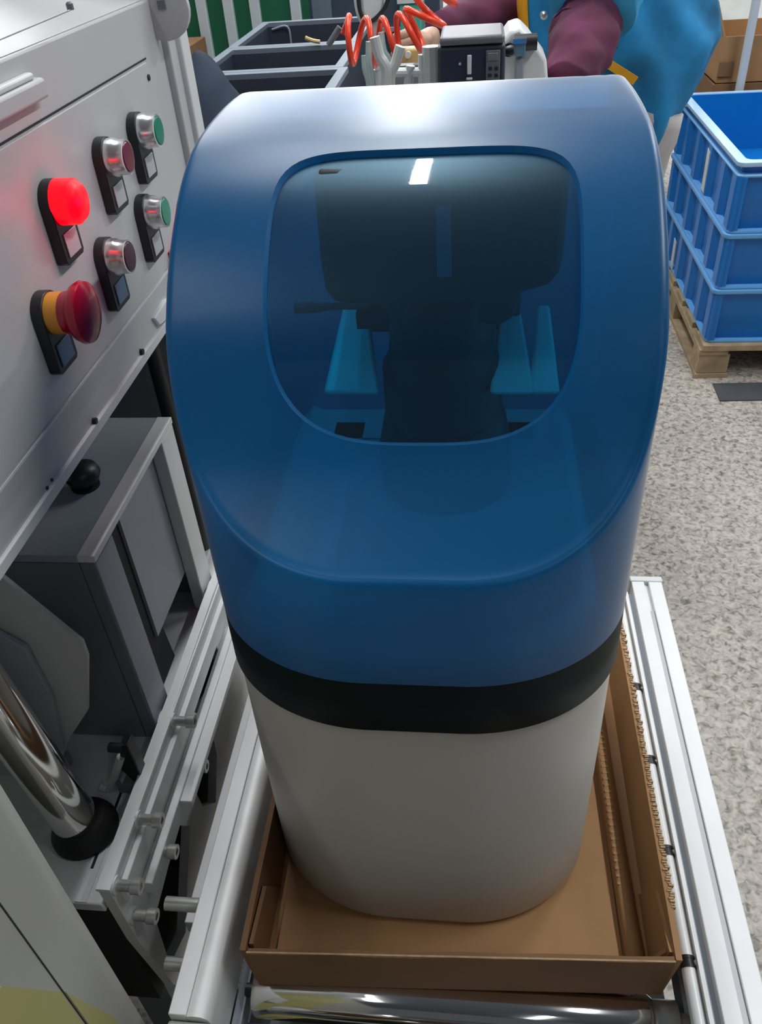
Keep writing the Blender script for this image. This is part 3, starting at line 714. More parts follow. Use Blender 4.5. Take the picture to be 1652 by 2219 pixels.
for i in range(3):
    z = hs[i] + .001; h_ = tops[i] - hs[i] - .002
    t = bpy.data.objects.new('plastic_crate', None); scene.collection.objects.link(t); t['_b'] = [0, 0, 0]
    tag(t, crl[i], 'crate', 'blue crates stacked on the pallet')
    crate_mesh(t, 0, 0, CW, CL, h_, i == 2, [(.52, .02, .21, 'off')] if i == 2 else ([(.88, .02, .17, 'off')] if i == 0 else []))
    t.location = P(CX0, CY0, z)
pal = thing('wooden_pallet', 'rough wooden pallet on the floor under the blue crates', 'pallet', (1.5, 4.2, FL))
for k in range(6):
    y = CY0 - .02 + k * .25; B().box(CX0 - .0, CX0 + 1.02, y, y + .16, PT - .026, PT).build('top_board', 'wood', pal)
for x in (CX0 + .02, CX0 + .45, CX0 + .9):
    B().box(x - .04 + .01, x + .10, CY0 - .01, CY0 + 1.38, PT - .052, PT - .027).build('stringer_board', 'wood', pal)
    for y in (CY0 + .0, CY0 + .6, CY0 + 1.22): B().box(x - .025, x + .115, y, y + .13, FL + .022, PT - .053).build('block', 'wood', pal, bevel=.002)
    B().box(x - .03, x + .12, CY0 - .01, CY0 + 1.38, FL, FL + .021).build('bottom_board', 'wood', pal)
q0, q1 = at(1545, 833, z=FL), at(1560, 870, z=FL)
tag(B().hexa([(q0.x, q0.y, FL + .001), (2.2, q0.y + .03, FL + .001), (2.2, q1.y + .03, FL + .001), (q1.x, q1.y, FL + .001)], [(q0.x, q0.y, FL + .006), (2.2, q0.y + .03, FL + .006), (2.2, q1.y + .03, FL + .006), (q1.x, q1.y, FL + .006)]).build('floor_mat', 'mark', base=(q0.x, q0.y, FL)), 'dark grey rubber strip lying on the floor before the pallet', 'floor mat')

# cartons and bags behind the crates
def carton(name, label, x0, x1, y0, y1, z0, z1, m='card', flaps=True, group=None):
    t = thing(name, label, 'cardboard box', ((x0 + x1) / 2, (y0 + y1) / 2, z0), group); k = .012
    B().box(x0, x1, y0, y1, z0, z0 + k).build('bottom', m, t)
    B().box(x0, x1, y0, y0 + k, z0 + k, z1).build('front_side', m, t); B().box(x0, x1, y1 - k, y1, z0 + k, z1).build('back_side', m, t)
    B().box(x0, x0 + k, y0 + k, y1 - k, z0 + k, z1).build('left_side', m, t); B().box(x1 - k, x1, y0 + k, y1 - k, z0 + k, z1).build('right_side', m, t)
    if flaps:
        B().prism([(x0, y0, z1), (x0, y1, z1), (x0 - .06, y1, z1 + .16), (x0 - .06, y0 + .02, z1 + .16)], (.01, 0, .002)).build('flap', m, t)
        B().prism([(x0, y1, z1), (x1, y1, z1), (x1, y1 + .10, z1 + .12), (x0, y1 + .10, z1 + .12)], (0, .01, .002)).build('flap', 'off', t)
    return t
carton('shipping_carton', 'tall closed brown carton on the floor behind the blue crates', 1.26, 2.1, 5.02, 5.7, FL, -1.02, 'card_dark', False)
t = carton('shipping_carton', 'open brown cardboard box with raised flaps behind the blue crates', 1.28, 2.05, 5.05, 5.6, -1.018, -.80, 'card')
q = at(1575, 152, y=5.04); B().box(q.x - .04, q.x + .03, 5.035, 5.05, q.z - .03, q.z + .04).build('printed_mark', 'card_dark', t)
q = at(1604, 185, y=4.94); q2 = at(1640, 0, y=4.94)
tag(B().cyl((q2.x, 4.94, -1.8), (q2.x, 4.94, .2), .022, n=14).build('upright_pole', 'post', base=(q2.x, 4.94, -1.8)), 'pale grey upright pole rising behind the blue crates', 'pole')
pl_ = scene.collection.objects[-1]
t = thing('storage_rack', 'low grey storage shelf holding bags beyond the cardboard box', 'rack', (1.7, 6.3, FL))
B().box(1.2, 2.9, 5.95, 6.7, -.98, -.94).build('shelf', 'grey_wall', t); 
for (x, y) in ((1.22, 5.97), (2.88, 5.97), (1.22, 6.68), (2.88, 6.68)): B().box(x - .02, x + .02, y - .02, y + .02, FL, -.3).build('post', 'post', t)
def blob(name, c, r, m, label, cat, sx=1, sy=1, sz=1, seed=1, base=None):
    rnd = random.Random(seed); o = B(); n = 20; rings = []
    for j in range(9):
        a = math.pi * (j + .3) / 9.0; rr = []
        for i in range(n):
            b = 2 * math.pi * i / n; k = 1 + .10 * math.sin(3 * b + seed + j) + .07 * rnd.uniform(-1, 1)
            rr.append(Vector((c[0] + r * sx * k * math.sin(a) * math.cos(b), c[1] + r * sy * k * math.sin(a) * math.sin(b), c[2] + r * sz * math.cos(a))))
        rings.append(rr)
    o.loft(rings); ob = o.build(name, m, base=(c[0], c[1], c[2] - r * sz), smooth=0, sub=1); return tag(ob, label, cat)
q = at(1605, 5, y=6.2); blob('plastic_sack', (q.x, 6.2, -.73), .21, 'blue_bag', 'deep blue plastic sack on the shelf behind the pole', 'sack', 1.5, 1, 1, 3)
q = at(1600, 70, y=5.80); blob('plastic_bag', (q.x, 5.86, -.80), .13, 'lcloth', 'crumpled pale plastic bag on the open cardboard box', 'bag', 1.7, .9, .9, 5)
# pale sheet standing in for a second person behind the worker
o = B(); rings = []
for j in range(10):
    z = .15 - j * .16; rr = []
    for i in range(24):
        u = i / 23; rr.append(Vector((.86 + u * .34 - j * .012, 4.97 + .03 * math.sin(u * 17 + j * .3) , z)))
    rings.append(rr)
o.loft(rings, cap=False, closed=False); ob = o.build('person_standin_sheet', 'lcloth', base=(1.0, 4.97, .15), smooth=0)
md = ob.modifiers.new('thick', 'SOLIDIFY'); md.thickness = .006
tag(ob, 'pale blue sheet standing in for a second person right behind the worker', 'sheet')

# ------------------------------------------------------------------ worker
man = thing('person', 'person in a blue smock with orange trim and maroon sleeves, reaching left over the bench', 'person', (.5, 2.85, FL))
YW = 2.8
def skin_mesh(name, verts, edges, radii, m, parent, root=0, sub=2):
    me = bpy.data.meshes.new(name); b0 = Vector(parent['_b'])
    me.from_pydata([S * (Vector(v) - b0) for v in verts], edges, []); me.materials.append(M[m])
    o = bpy.data.objects.new(name, me); scene.collection.objects.link(o); o.parent = parent; o['_b'] = list(b0)
    md = o.modifiers.new('skin', 'SKIN'); md.use_smooth_shade = True
    for i, r in enumerate(radii):
        r = (r, r) if not isinstance(r, tuple) else r
        me.skin_vertices[0].data[i].radius = (S * r[0], S * r[1])
    me.skin_vertices[0].data[root].use_root = True
    s2 = o.modifiers.new('sub', 'SUBSURF'); s2.levels = sub; s2.render_levels = sub
    return o
hand_r = at(895, 95, y=2.48)      # far arm, hand on the hose
wr_ = at(948, 68, y=2.56); el_ = at(1085, 35, y=2.84); shr = Vector((.26, 2.96, -.22))
shl = Vector((.36, 2.62, -.20)); ell = at(1266, 88, y=2.38); wrl = at(1228, 185, y=2.24); hdl = at(1200, 245, y=2.18)
pelvis = Vector((.50, YW, -.78)); 
V = [pelvis, (.47, YW, -.6), (.37, YW - .02, -.32), (.27, YW - .03, -.12), (.22, YW - .03, -.06),         # spine, neck 0-4
     (.17, YW - .03, .0), (.15, YW - .03, .08),                                                       # head 5,6
     shr, el_, wr_, shl, ell, wrl,                                                                      # arms 7-12
     (.46, YW + .10, -.92), (.38, YW + .11, -1.45), (.42, YW + .12, -1.93), (.31, YW + .11, -1.97),      # far leg 13-16
     (.44, YW - .10, -.92), (.34, YW - .11, -1.45), (.38, YW - .12, -1.93), (.27, YW - .13, -1.97)]       # near leg 17-20
E_ = [(0, 1), (1, 2), (2, 3), (3, 4), (4, 5), (5, 6), (2, 7), (7, 8), (8, 9), (2, 10), (10, 11), (11, 12), (0, 13), (13, 14), (14, 15), (15, 16), (0, 17), (17, 18), (18, 19), (19, 20)]
Rd = [.12, .11, .10, .07, .06, .098, .085, .062, .045, .026, .062, .045, .028, .095, .062, .042, .035, .095, .062, .042, .035]
skin_mesh('body', V, E_, Rd, 'skin', man)
def hand(name, wrist, palm, fdir, side, curl, parent):
    """palm + five tapering bent fingers, each a chain rooted in the palm"""
    wrist = Vector(wrist); palm = Vector(palm); f = Vector(fdir).normalized(); sd = Vector(side); sd = (sd - f * sd.dot(f)).normalized(); dn = f.cross(sd)
    V = [wrist, wrist.lerp(palm, .5), palm]; Rr = [.024, (.032, .02), (.036, .018)]; E2 = [(0, 1), (1, 2)]
    for i, (off, ln) in enumerate(((-.030, .075), (-.010, .09), (.010, .085), (.029, .066))):
        b = palm + sd * off + f * .018; prev = 2; cur = b; ang = 0
        for j, sg in enumerate((0, .42, .33, .25)):
            if j: ang += curl; cur = cur + (f * math.cos(ang) + dn * math.sin(ang)) * ln * sg
            V.append(cur); Rr.append(.0125 - .0012 * j); E2.append((prev, len(V) - 1)); prev = len(V) - 1
    b = wrist.lerp(palm, .5) - sd * .03; prev = 1
    for j, (ff, ss, dd) in enumerate(((.0, 0, 0), (.022, -.020, .01), (.045, -.026, .026), (.06, -.022, .04))):
        V.append(b + f * ff + sd * ss + dn * dd); Rr.append(.0145 - .0012 * j); E2.append((prev, len(V) - 1)); prev = len(V) - 1
    return skin_mesh(name, V, E2, Rr, 'skin', parent)
hand('hand', wr_, wr_.lerp(hand_r, .75), (hand_r - wr_), (0, .35, 1), .75, man)
hand('hand', wrl, hdl, (hdl - wrl), (1, 0, .2), .5, man)
# head details
hc = Vector((.155, YW - .03, .05))
o = B(); rings = []
for j in range(9):
    a = math.pi * .62 * j / 8; rings.append([hc + Vector((.105 * math.sin(a) * math.cos(b) + .015, .100 * math.sin(a) * math.sin(b), .125 * math.cos(a) + .02)) for b in [2 * math.pi * i / 20 for i in range(20)]])
o.loft(rings[1:]); o.build('hair', 'hair', man, smooth=0)
B().lathe(hc + Vector((-.085, 0, -.03)), (-1, 0, -.35), [(0, .018), (.018, .014), (.03, .008), (.034, .002)], 12).build('nose', 'skin', man)
for s_ in (-1, 1):
    B().lathe(hc + Vector((-.082, .035 * s_, .0)), (-1, 0, 0), [(0, .012), (.008, .009), (.011, .002)], 12).build('eye', 'white', man)
    B().lathe(hc + Vector((.01, .092 * s_, -.01)), (0, s_, 0), [(0, .022), (.01, .024), (.016, .014)], 14).build('ear', 'skin', man)
B().box(hc.x - .094, hc.x - .08, hc.y - .025, hc.y + .025, hc.z - .082, hc.z - .072).build('mouth', 'btn_dim', man, bevel=.002)
# smock torso: slanted rings between left and right edge points
LR = [((.18, -.05), (.46, -.02), .15), ((.15, -.16), (.52, -.12), .18), ((.115, -.28), (.60, -.22), .18), ((.125, -.40), (.665, -.34), .19), ((.165, -.53), (.70, -.43), .20), ((.235, -.68), (.66, -.55), .20), ((.30, -.80), (.60, -.66), .195), ((.37, -.86), (.53, -.69), .17)]
def smock_pt(t, th, off=0.):
    k = min(len(LR) - 2, int(t)); f = t - k
    (l0, r0, d0), (l1, r1, d1) = LR[k], LR[k + 1]
    L = Vector((l0[0] + (l1[0] - l0[0]) * f, 0, l0[1] + (l1[1] - l0[1]) * f)); R2 = Vector((r0[0] + (r1[0] - r0[0]) * f, 0, r0[1] + (r1[1] - r0[1]) * f)); d = d0 + (d1 - d0) * f
    c = (L + R2) / 2; hxv = (R2 - L) / 2; fold = 1 + .07 * math.sin(5 * th + t * 1.3) + .05 * math.sin(11 * th - t * 2.1) * min(1, t / 3)
    p = c + hxv * math.cos(th) * (1 + (fold - 1) * .5) + Vector((0, YW + (d + off) * fold * math.sin(th), 0))
    p = p + hxv.normalized() * off * math.cos(th); return Vector((p.x, p.y, p.z))
o = B(); NT = 56
o.loft([[smock_pt(j * .25, 2 * math.pi * i / NT) for i in range(NT)] for j in range(0, 28)], cap=False)
sm = o.build('smock', 'smock', man, smooth=0); md = sm.modifiers.new('thick', 'SOLIDIFY'); md.thickness = .004
o = B(); o.loft([[smock_pt(j * .25, math.radians(a), .008) for a in (184, 192, 200, 207)] for j in range(0, 28)], cap=False, closed=False); ob = o.build('front_trim', 'orange', sm, smooth=0)
md = ob.modifiers.new('thick', 'SOLIDIFY'); md.thickness = .004
# hem/pocket trim on the near side
y_ = YW - .215
a, b = at(1306, 118, y=y_), at(1384, 168, y=y_); w1, w2 = at(1302, 140, y=y_), at(1372, 184, y=y_)
B().prism([a, b, w2, w1], (0, .012, 0)).build('pocket_trim', 'orange', sm)
for (px, py) in ((1179, 33), (1480, 150)):
    q = at(px, py, y=YW - .19 if px < 1300 else YW - .12); B().lathe(q + Vector((0, .01, 0)), (0, -1, 0), [(0, .010), (.02, .010), (.024, .005)], 14).build('snap_button', 'steel_rod', sm)
# sleeves
def sleeve(name, pts, rad, m, seed):
    rnd = random.Random(seed); pts = [Vector(p) for p in pts]; path = crom(pts, 8); n = len(path)
    rr = []
    for i in range(n):
        t = i / (n - 1) * (len(rad) - 1); k = min(int(t), len(rad) - 2); r = rad[k] + (rad[k + 1] - rad[k]) * (t - k)
        rr.append(r)
    o = B().tube(path, rr, 20)
    for i in range(n):
        for k in range(20):
            v = o.v[i * 20 + k]; c = path[i]; a = 2 * math.pi * k / 20
            o.v[i * 20 + k] = c + (v - c) * (1 + .05 * math.sin(2 * a + i * .55 + seed) + .035 * math.sin(5 * a - i * .9) + rnd.uniform(-.02, .02))
    return o.build(name, m, man, smooth=0)
sleeve('right_sleeve', [shr, shr.lerp(el_, .5) + Vector((0, 0, .01)), el_, el_.lerp(wr_, .5), wr_ + Vector((.01, 0, 0))], [.085, .085, .078, .066, .050], 'purple', 1)
sleeve('left_sleeve', [shl.lerp(ell, .72), ell + Vector((0, .03, .005)), ell, ell.lerp(wrl, .5), wrl], [.082, .086, .084, .075, .058], 'purple', 2)
sleeve('short_sleeve', [shl + Vector((-.02, .05, .04)), shl.lerp(ell, .35) + Vector((-.01, 0, .035)), shl.lerp(ell, .80) + Vector((0, 0, .03))], [.13, .12, .112], 'smock_l', 3)
# trousers, shoes
for (hx_, hy_, kx, ky, ax, ay) in ((.44, YW - .09, .34, YW - .11, .38, YW - .12), (.46, YW + .09, .38, YW + .11, .42, YW + .12)):
    sleeve('trouser_leg', [(hx_ + .07, hy_, -.60), (hx_, hy_, -.9), (kx, ky, -1.42), (ax, ay, -1.91)], [.10, .112, .09, .075], 'pants', 4)
    o = B(); o.loft([[Vector((ax + .05 - j * .05, ay, FL)) + Vector((0, [.04, .05, .05, .048, .03][j] * math.cos(b), [.09, .10, .075, .055, .03][j] * max(0, math.sin(b)))) for b in [2 * math.pi * i / 16 for i in range(16)]] for j in range(5)]); o.build('shoe', 'shoe', man, smooth=60)

# ------------------------------------------------------------------ work bench behind the tank, its contents
BZ = -.60
bench = thing('work_bench', 'white topped work bench behind the blue cabinet', 'bench', (-.2, 2.2, FL))
B().box(-.275, .22, 1.72, 2.55, BZ - .03, BZ).build('bench_top', 'off', bench, bevel=.003)
for (x, y) in ((-.25, 1.76), (.19, 1.76), (-.25, 2.5), (.19, 2.5)): B().box(x - .02, x + .02, y - .02, y + .02, FL, BZ - .03).build('leg', 'post', bench)
VY = 1.80
t = thing('valve_head_unit', 'black square control valve head with a silver lid and small keypad, behind the blue cover', 'control valve', (.02, VY + .08, BZ))
a, b = at(947, 95, y=VY), at(1094, 185, y=VY)
zt_, zb_ = at(1020, 98, y=VY).z, -.44
B().box(a.x, b.x, VY, VY + .14, zb_, zt_).build('valve_body', 'valve', t, bevel=.006, seg=3)
B().box(a.x + .005, b.x - .002, VY - .004, VY + .146, zt_ + .0005, zt_ + .016).build('lid', 'silver', t, bevel=.005, seg=3)
B().lathe((.02, VY + .07, BZ), (0, 0, 1), [(0, .07), (.02, .06), (.05, .045), (.165, .045)], 24).build('vessel_neck', 'black', t)
def fq(x0_, y0_, x1_, y1_, name, m, th=.004, par=t, yy=VY):
    p, q = at(x0_, y0_, y=yy), at(x1_, y1_, y=yy); return B().box(min(p.x, q.x), max(p.x, q.x), yy - th, yy + .002, min(p.z, q.z), max(p.z, q.z)).build(name, m, par, bevel=.001)
kp = fq(1054, 109, 1083, 172, 'keypad', 'silver')
fq(1057, 114, 1080, 130, 'display', 'screen', .006)
for (x, y) in ((1059, 143), (1072, 143), (1058, 158), (1072, 158)): fq(x, y, x + 8, y + 8, 'key', 'black', .006)
fq(1013, 119, 1022, 160, 'light_strip', 'white', .006); fq(1011, 168, 1024, 172, 'indicator', 'white', .005)
q = at(997, 138, y=VY); B().lathe(q, (0, -1, 0), [(0, .0025), (.003, .0025)], 10).build('led', 'label', t)
q = at(1098, 110, y=VY + .03); B().lathe(q, (1, 0, 0), [(-.004, .006), (.008, .010), (.014, .009), (.016, .003)], 14).build('side_knob', 'black', t)
# white moulded housing to the right of the valve head
t = thing('white_moulded_housing', 'white moulded machine housing with small round fittings between the valve head and the worker', 'housing', (.12, 2.2, BZ))
yy = 2.12
pts = [at(1085, 95, y=yy), at(1105, 68, y=yy), at(1128, 60, y=yy), at(1150, 82, y=yy), at(1185, 130, y=yy), at(1195, 260, y=yy), at(1085, 260, y=yy)]
B().prism([Vector((p.x, yy, max(p.z, BZ))) for p in pts], (0, .16, 0)).build('housing_body', 'white', t, bevel=.006)
q = at(1135, 92, y=yy - .01); B().cyl(q + Vector((-.02, 0, 0)), q + Vector((.03, 0, 0)), .017, n=18).build('fitting', 'black', t)
q = at(1128, 100, y=yy - .03); B().box(q.x - .012, q.x + .012, yy - .03, yy, q.z - .02, q.z + .008).build('blue_connector', 'label_blue', t, bevel=.002)
q = at(1126, 90, y=yy - .03); B().box(q.x - .014, q.x + .016, yy - .034, yy, q.z - .004, q.z + .006).build('chrome_clip', 'chrome', t)
q = at(1126, 145, y=yy); B().box(q.x - .010, q.x + .010, yy - .012, yy, q.z - .025, q.z + .02).build('latch', 'mid_steel', t, bevel=.003)
q = at(1103, 108, y=yy); B().lathe(q, (0, -1, 0), [(0, .014), (.004, .014)], 18).build('port', 'black', t)
# small white frame with bars, left of the valve head
t = thing('white_bar_frame', 'small white frame of thin crossing bars between the hoses and the valve head', 'frame', (-.15, 2.0, BZ))
yy = 1.95
def bar(p, q, r, m='white', par=t, n_='bar', yv=yy): 
    a, b = at(*p, y=yv), at(*q, y=yv); a.z = max(a.z, BZ); b.z = max(b.z, BZ); return B().cyl(a, b, r, n=10).build(n_, m, par)
bar((845, 157), (925, 156), .009); bar((890, 142), (872, 300), .010); bar((915, 118), (918, 300), .009); bar((935, 100), (940, 300), .02, 'off', t, 'upright'); bar((848, 140), (846, 300), .009)
yk = 2.06; a = at(835, 90, y=yk); b = at(940, 150, y=yk)
B().box(a.x, b.x, yk, yk + .03, BZ, b.z + .01).build('rear_block', 'dark_steel', t)
t = thing('amber_connector', 'amber plastic block held below the worker\'s outstretched hand', 'tool', tuple(at(905, 130, y=2.38)))
a, b = at(865, 112, y=2.38), at(930, 142, y=2.38); B().box(a.x, b.x, 2.36, 2.40, b.z, a.z + .01).build('tool_body', 'tape_gold', t, bevel=.006)
q = at(885, 118, y=2.36); B().cyl((q.x, 2.35, q.z), (q.x, 2.37, q.z), .008, n=12).build('button', 'white', t)
q = at(900, 150, y=2.38); B().cyl((q.x, 2.38, BZ), (q.x, 2.38, b.z), .012, n=12).build('stem', 'off', t)
# bundle of clear tubing, Y shaped
t = thing('clear_tube_bundle', 'bundle of greenish clear tubes forming a Y left of the white bars', 'tubing', (-.22, 1.9, BZ))
yv = 1.90
for k, pth in enumerate([[(812, 80), (822, 120), (838, 155), (830, 230)], [(868, 100), (858, 135), (846, 165), (842, 240)], [(800, 90), (800, 130), (805, 165), (812, 230)], [(826, 70), (832, 110), (846, 140), (850, 220)], [(790, 120), (792, 150), (800, 180), (804, 230)]]):
    pp_ = []
    for p in pth:
        q = at(*p, y=yv + .012 * k); q.z = max(q.z, BZ + .004); pp_.append(q)
    B().tube(crom(pp_, 6), .011 if k < 2 else .007, 10).build('tube', 'off' if k < 2 else 'film', t)
q = at(835, 120, y=yv); 
# coiled red air hose
t = thing('coiled_air_hose', 'bright orange red coiled air hose stretched past the worker\'s hand', 'hose', tuple(at(830, 110, y=2.20)))
ctr = [at(738, 82, y=2.16), at(765, 88, y=2.16), at(820, 92, y=2.17), at(868, 82, y=2.18), at(905, 62, y=2.19), at(930, 22, y=2.20), at(960, -40, y=2.22)]
cpath = crom(ctr, 40); n = len(cpath); turns = 6.3; pth = []
L_ = [0.]
for a, b in zip(cpath, cpath[1:]): L_.append(L_[-1] + (b - a).length)
for i in range(420):
    s = L_[-1] * i / 419; k = max(j for j in range(n) if L_[j] <= s + 1e-9); k = min(k, n - 2)
    c = cpath[k].lerp(cpath[k + 1], (s - L_[k]) / max(1e-9, L_[k + 1] - L_[k])); tg = (cpath[min(n - 1, k + 3)] - cpath[max(0, k - 3)]).normalized()
    side = Vector((0, 1, 0)); side = (side - tg * side.dot(tg)).normalized(); up = side.cross(tg)
    if up.z < 0: up = -up
    a = 2 * math.pi * turns * i / 419; pth.append(c + (up * math.sin(a) + side * math.cos(a)) * .047)
B().tube(pth, .0072, 10).build('coil', 'hose', t, smooth=0)
q = at(738, 75, y=2.16); B().cyl(q + Vector((-.03, 0, -.02)), q + Vector((.0, 0, .015)), .007, n=14).build('coupling', 'dark_steel', t)
# hanging white balancer with a black cord
t = thing('hanging_tool_balancer', 'white hanging tool holder with a looped black cord above the grey bins', 'tool holder', tuple(at(800, 20, y=2.7)))
yy = 2.7
pts = [at(778, -60, y=yy), at(830, -60, y=yy), at(832, 20, y=yy), at(822, 45, y=yy), at(795, 50, y=yy), at(784, 25, y=yy)]
B().prism(pts, (0, .06, 0)).build('holder_body', 'white', t, bevel=.006)
B().tube(crom([at(776, -60, y=yy - .01), at(778, 10, y=yy - .01), at(790, 45, y=yy - .01), at(806, 46, y=yy - .01), at(832, 20, y=yy - .01), at(848, -20, y=yy - .01)], 8), .006, 8).build('cord', 'black', t)
B().tube(crom([at(774, -60, y=yy), at(774, 0, y=yy), at(782, 38, y=yy), at(796, 52, y=yy)], 8), .009, 8).build('white_bracket', 'white', t)
a, b = at(806, 48, y=yy), at(826, 70, y=yy); B().box(a.x, b.x, yy + .01, yy + .05, b.z - .10, a.z).build('stem', 'panel', t)
B().box(a.x - .015, b.x + .015, yy, yy + .06, BZ - 1.4, BZ - .3).build('stand_base', 'mid_steel', t); B().cyl(((a.x + b.x) / 2, yy + .03, BZ - .3), ((a.x + b.x) / 2, yy + .03, b.z - .1), .02, n=12).build('stand_post', 'panel', t)
# charcoal bins
TBZ = -.98
tb = thing('bin_table', 'dark table under the charcoal parts bins', 'table', (-.8, 3.6, FL))
B().box(-1.25, -.37, 2.6, 4.75, TBZ - .04, TBZ).build('table_top', 'dark_steel', tb)
for (x, y) in ((-1.2, 2.66), (-.4, 2.66), (-1.2, 4.7), (-.4, 4.7)): B().box(x - .025, x + .025, y - .025, y + .025, FL, TBZ - .04).build('leg', 'dark_steel', tb)
bl = ['nearest charcoal parts bin with a pale rim, front of the row of three', 'middle charcoal parts bin with a pale rim in the row of three', 'farthest charcoal parts bin with a pale rim, by the dark cabinet']
def bin_(x0, x1, y0, y1, z0, z1, label, div):
    t = thing('parts_bin', label, 'bin', ((x0 + x1) / 2, (y0 + y1) / 2, z0), 'charcoal parts bins on the table'); k = .02
    o = B(); R_ = lambda d, z: [Vector(p) for p in ((x0 + d, y0 + d, z), (x1 - d, y0 + d, z), (x1 - d, y1 - d, z), (x0 + d, y1 - d, z))]
    o.loft([R_(.03, z0), R_(.012, z1 - .02), R_(.03, z1 - .02), R_(.05, z0 + .015)], cap=False); n = len(o.v); o.f += [(n - 4, n - 3, n - 2, n - 1), (n - 16, n - 15, n - 14, n - 13)]
    o.build('bin_body', 'bin', t, smooth=20)
    o = B(); o.loft([R_(.03, z1 - .02), R_(0, z1 - .02), R_(0, z1), R_(.035, z1), R_(.03, z1 - .02)], cap=False); o.build('rim', 'bin_rim', t, smooth=20, bevel=.002)
    if div: B().box(x1 - .16, x1 - .04, y0 + .06, y0 + .075, z0 + .02, z1 - .025).build('side_divider', 'bin_grey', t)
    if not div: B().tube(crom([(x0 + .05, y1 - .04, z1 - .03), (x0 + .13, y1 - .05, z1 - .02), (x0 + .14, y1 - .05, z1 - .1)], 5), .005, 8).build('wire_handle', 'bin_rim', t)
bx0, bx1 = -1.06, -.50
bin_(bx0, bx1 + .03, 2.72, 3.30, TBZ + .001, -.555, bl[0], True)
bin_(bx0, bx1 + .01, 3.31, 3.84, TBZ + .001, -.555, bl[1], True)
bin_(bx0, bx1, 3.85, 4.58, TBZ + .001, -.555, bl[2], False)
q = at(678, 88, y=3.80); tag(B().tube(crom([q + Vector((-.03, 0, .012)), q, q + Vector((.03, 0, -.006))], 4), [.008] * 9, 8).build('wooden_dowel', 'tape_gold', base=tuple(q)), 'small yellowish stick lying on the rim of the charcoal bins', 'stick')
# navy cloth sack left of the tank
o = B(); rings = []
for j in range(14):
    t_ = j / 13; z = -.40 - 1.58 * t_; cx = -.605; rx = .285 * (math.sin(min(1, t_ * 5 + .12) * math.pi / 2)) ; ry = .22 * (math.sin(min(1, t_ * 5 + .12) * math.pi / 2))
    rr = []
    for i in range(36):
        b = 2 * math.pi * i / 36; k = 1 + .05 * math.sin(4 * b + j * .6) + .03 * math.sin(9 * b - j)
        rr.append(Vector((cx + rx * k * math.cos(b), 2.05 + ry * k * math.sin(b), z + (.10 * math.cos(b - 2.4) if j < 5 else .1 * math.cos(b - 2.4) * max(0, 1 - (j - 4) / 6)) )))
    rings.append(rr)
rings[-1] = [Vector((p.x, p.y, FL)) for p in rings[-1]]
o.loft(rings); tag(o.build('cloth_covered_stack', 'navy', base=(-.63, 2.05, FL), smooth=0), 'stack draped in dark navy cloth between the machine frame and the blue cover', 'covered stack')
# green partition with pale posts
t = thing('green_partition', 'green board partition framed by pale grey posts, beyond the charcoal bins', 'partition', (-1.4, 5.2, FL))
GY = 5.0
posts = [(447, 66), (502, 50), (556, 30), (643, 25)]
xs = []
for (px, py) in posts:
    q = at(px, py, y=GY); xs.append(q.x)
    B().box(q.x - .027, q.x + .027, GY - .03, GY + .03, FL, .3).build('post', 'post', t, bevel=.003)
bounds = [-1.66] + xs
for i in range(4):
    a, b = bounds[i] + (.027 if i else 0), bounds[i + 1] - .027
    if i == 3: b = a + .26
    B().box(a, b, GY, GY + .015, FL + .1, .28).build('green_board', 'green', t)
B().box(bounds[3] + .30, xs[3] - .035, GY + .02, GY + .03, FL + .1, .28).build('dark_board', 'slate_cab', t)
B().box(-1.66, xs[3], GY - .025, GY + .025, .28, .33).build('top_rail', 'post', t)
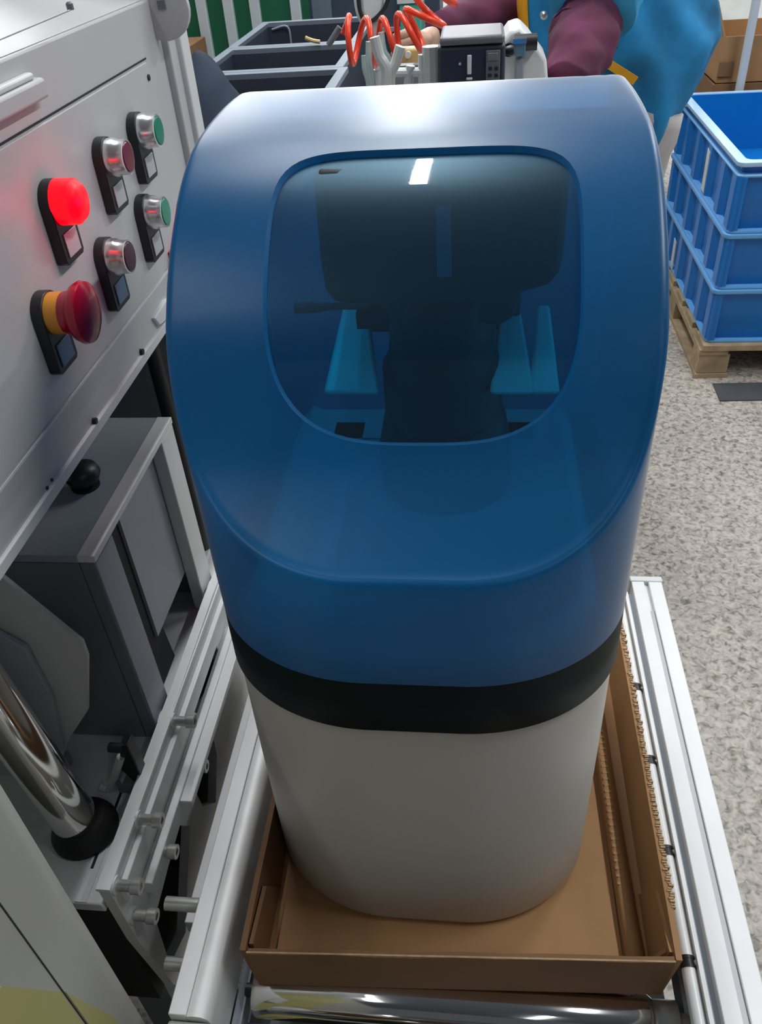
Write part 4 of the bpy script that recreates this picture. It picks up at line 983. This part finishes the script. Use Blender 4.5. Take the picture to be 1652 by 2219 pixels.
# shelf of brown cartons, far left
t = thing('carton_shelf', 'pale shelf seen beyond the machine frame, carrying brown cartons', 'shelf', (-1.9, 4.9, FL))
SZ = -.82
B().box(-2.4, -1.40, 4.45, 4.95, SZ - .03, SZ).build('shelf_board', 'off', t)
for (x, y) in ((-2.37, 4.48), (-1.43, 4.48), (-2.37, 4.92), (-1.43, 4.92)): B().box(x - .02, x + .02, y - .02, y + .02, FL, SZ - .03).build('post', 'post', t)
for i, x in enumerate((-1.86, -1.72, -1.58)):
    tag(B().box(x, x + .12, 4.55, 4.9, SZ, SZ + [.17, .19, .175][i]).build('slim_carton', 'card_dark', base=(x + .06, 4.7, SZ), bevel=.003), ['leftmost of the three slim brown cartons on the pale shelf', 'middle and tallest slim brown carton on the pale shelf', 'rightmost of the three slim brown cartons, next to the green board'][i], 'carton', 'slim cartons on the pale shelf')
# dark cabinets at the back
t = thing('slate_cabinet', 'wide dark slate cabinet at the back behind the charcoal bins', 'cabinet', (-.7, 5.6, FL))
B().box(-1.0, -.22, 5.4, 5.9, FL, -.3).build('cabinet_body', 'slate_cab', t, bevel=.004)
a = at(700, 20, y=5.39); B().box(a.x - .12, a.x + .05, 5.385, 5.40, -.66, -.46).build('door_panel', 'bin_grey', t)
B().box(-1.0, -.22, 5.36, 5.40, -.735, -.715).build('shelf_edge', 'bin_rim', t)
B().box(-.46, -.44, 5.38, 5.4, FL + .1, -.32).build('door_gap', 'dark_gap', t)
t = thing('teal_bin', 'small teal plastic bin behind the coiled red hose', 'bin', tuple(at(883, 40, y=4.4)))
a, b = at(866, 8, y=4.4), at(905, 62, y=4.4); B().box(a.x, b.x + .02, 4.4, 4.7, -.80, a.z).build('bin_body', 'teal', t, bevel=.006); B().box(a.x - .01, b.x + .03, 4.39, 4.71, a.z, a.z + .025).build('bin_lid', 'off', t)
t = thing('grey_storage_cabinet', 'light grey cabinet with ribbed doors behind the outstretched arm', 'cabinet', (.1, 4.9, FL))
B().box(-.36, .30, 4.35, 4.95, FL, -.805).build('cabinet_base', 'grey_wall', t)
B().box(-.13, .30, 4.4, 4.95, -.805, -.2).build('cabinet_body', 'grey_wall', t)
for i in range(6): 
    x = -.12 + i * .07; B().box(x, x + .035, 4.385, 4.4, -.80, -.22).build('door_rib', 'off' if i % 2 else 'panel', t)
t = thing('grey_wall_cabinet', 'plain grey cabinet behind the worker', 'cabinet', (.7, 6.4, FL))
B().box(.32, 1.15, 6.0, 6.8, FL, -.1).build('cabinet_body', 'grey_wall', t, bevel=.004); B().box(.72, .735, 5.99, 6.0, FL + .1, -.15).build('door_gap', 'dark_gap', t)

for o in scene.objects:
    if '_b' in o.keys(): del o['_b']
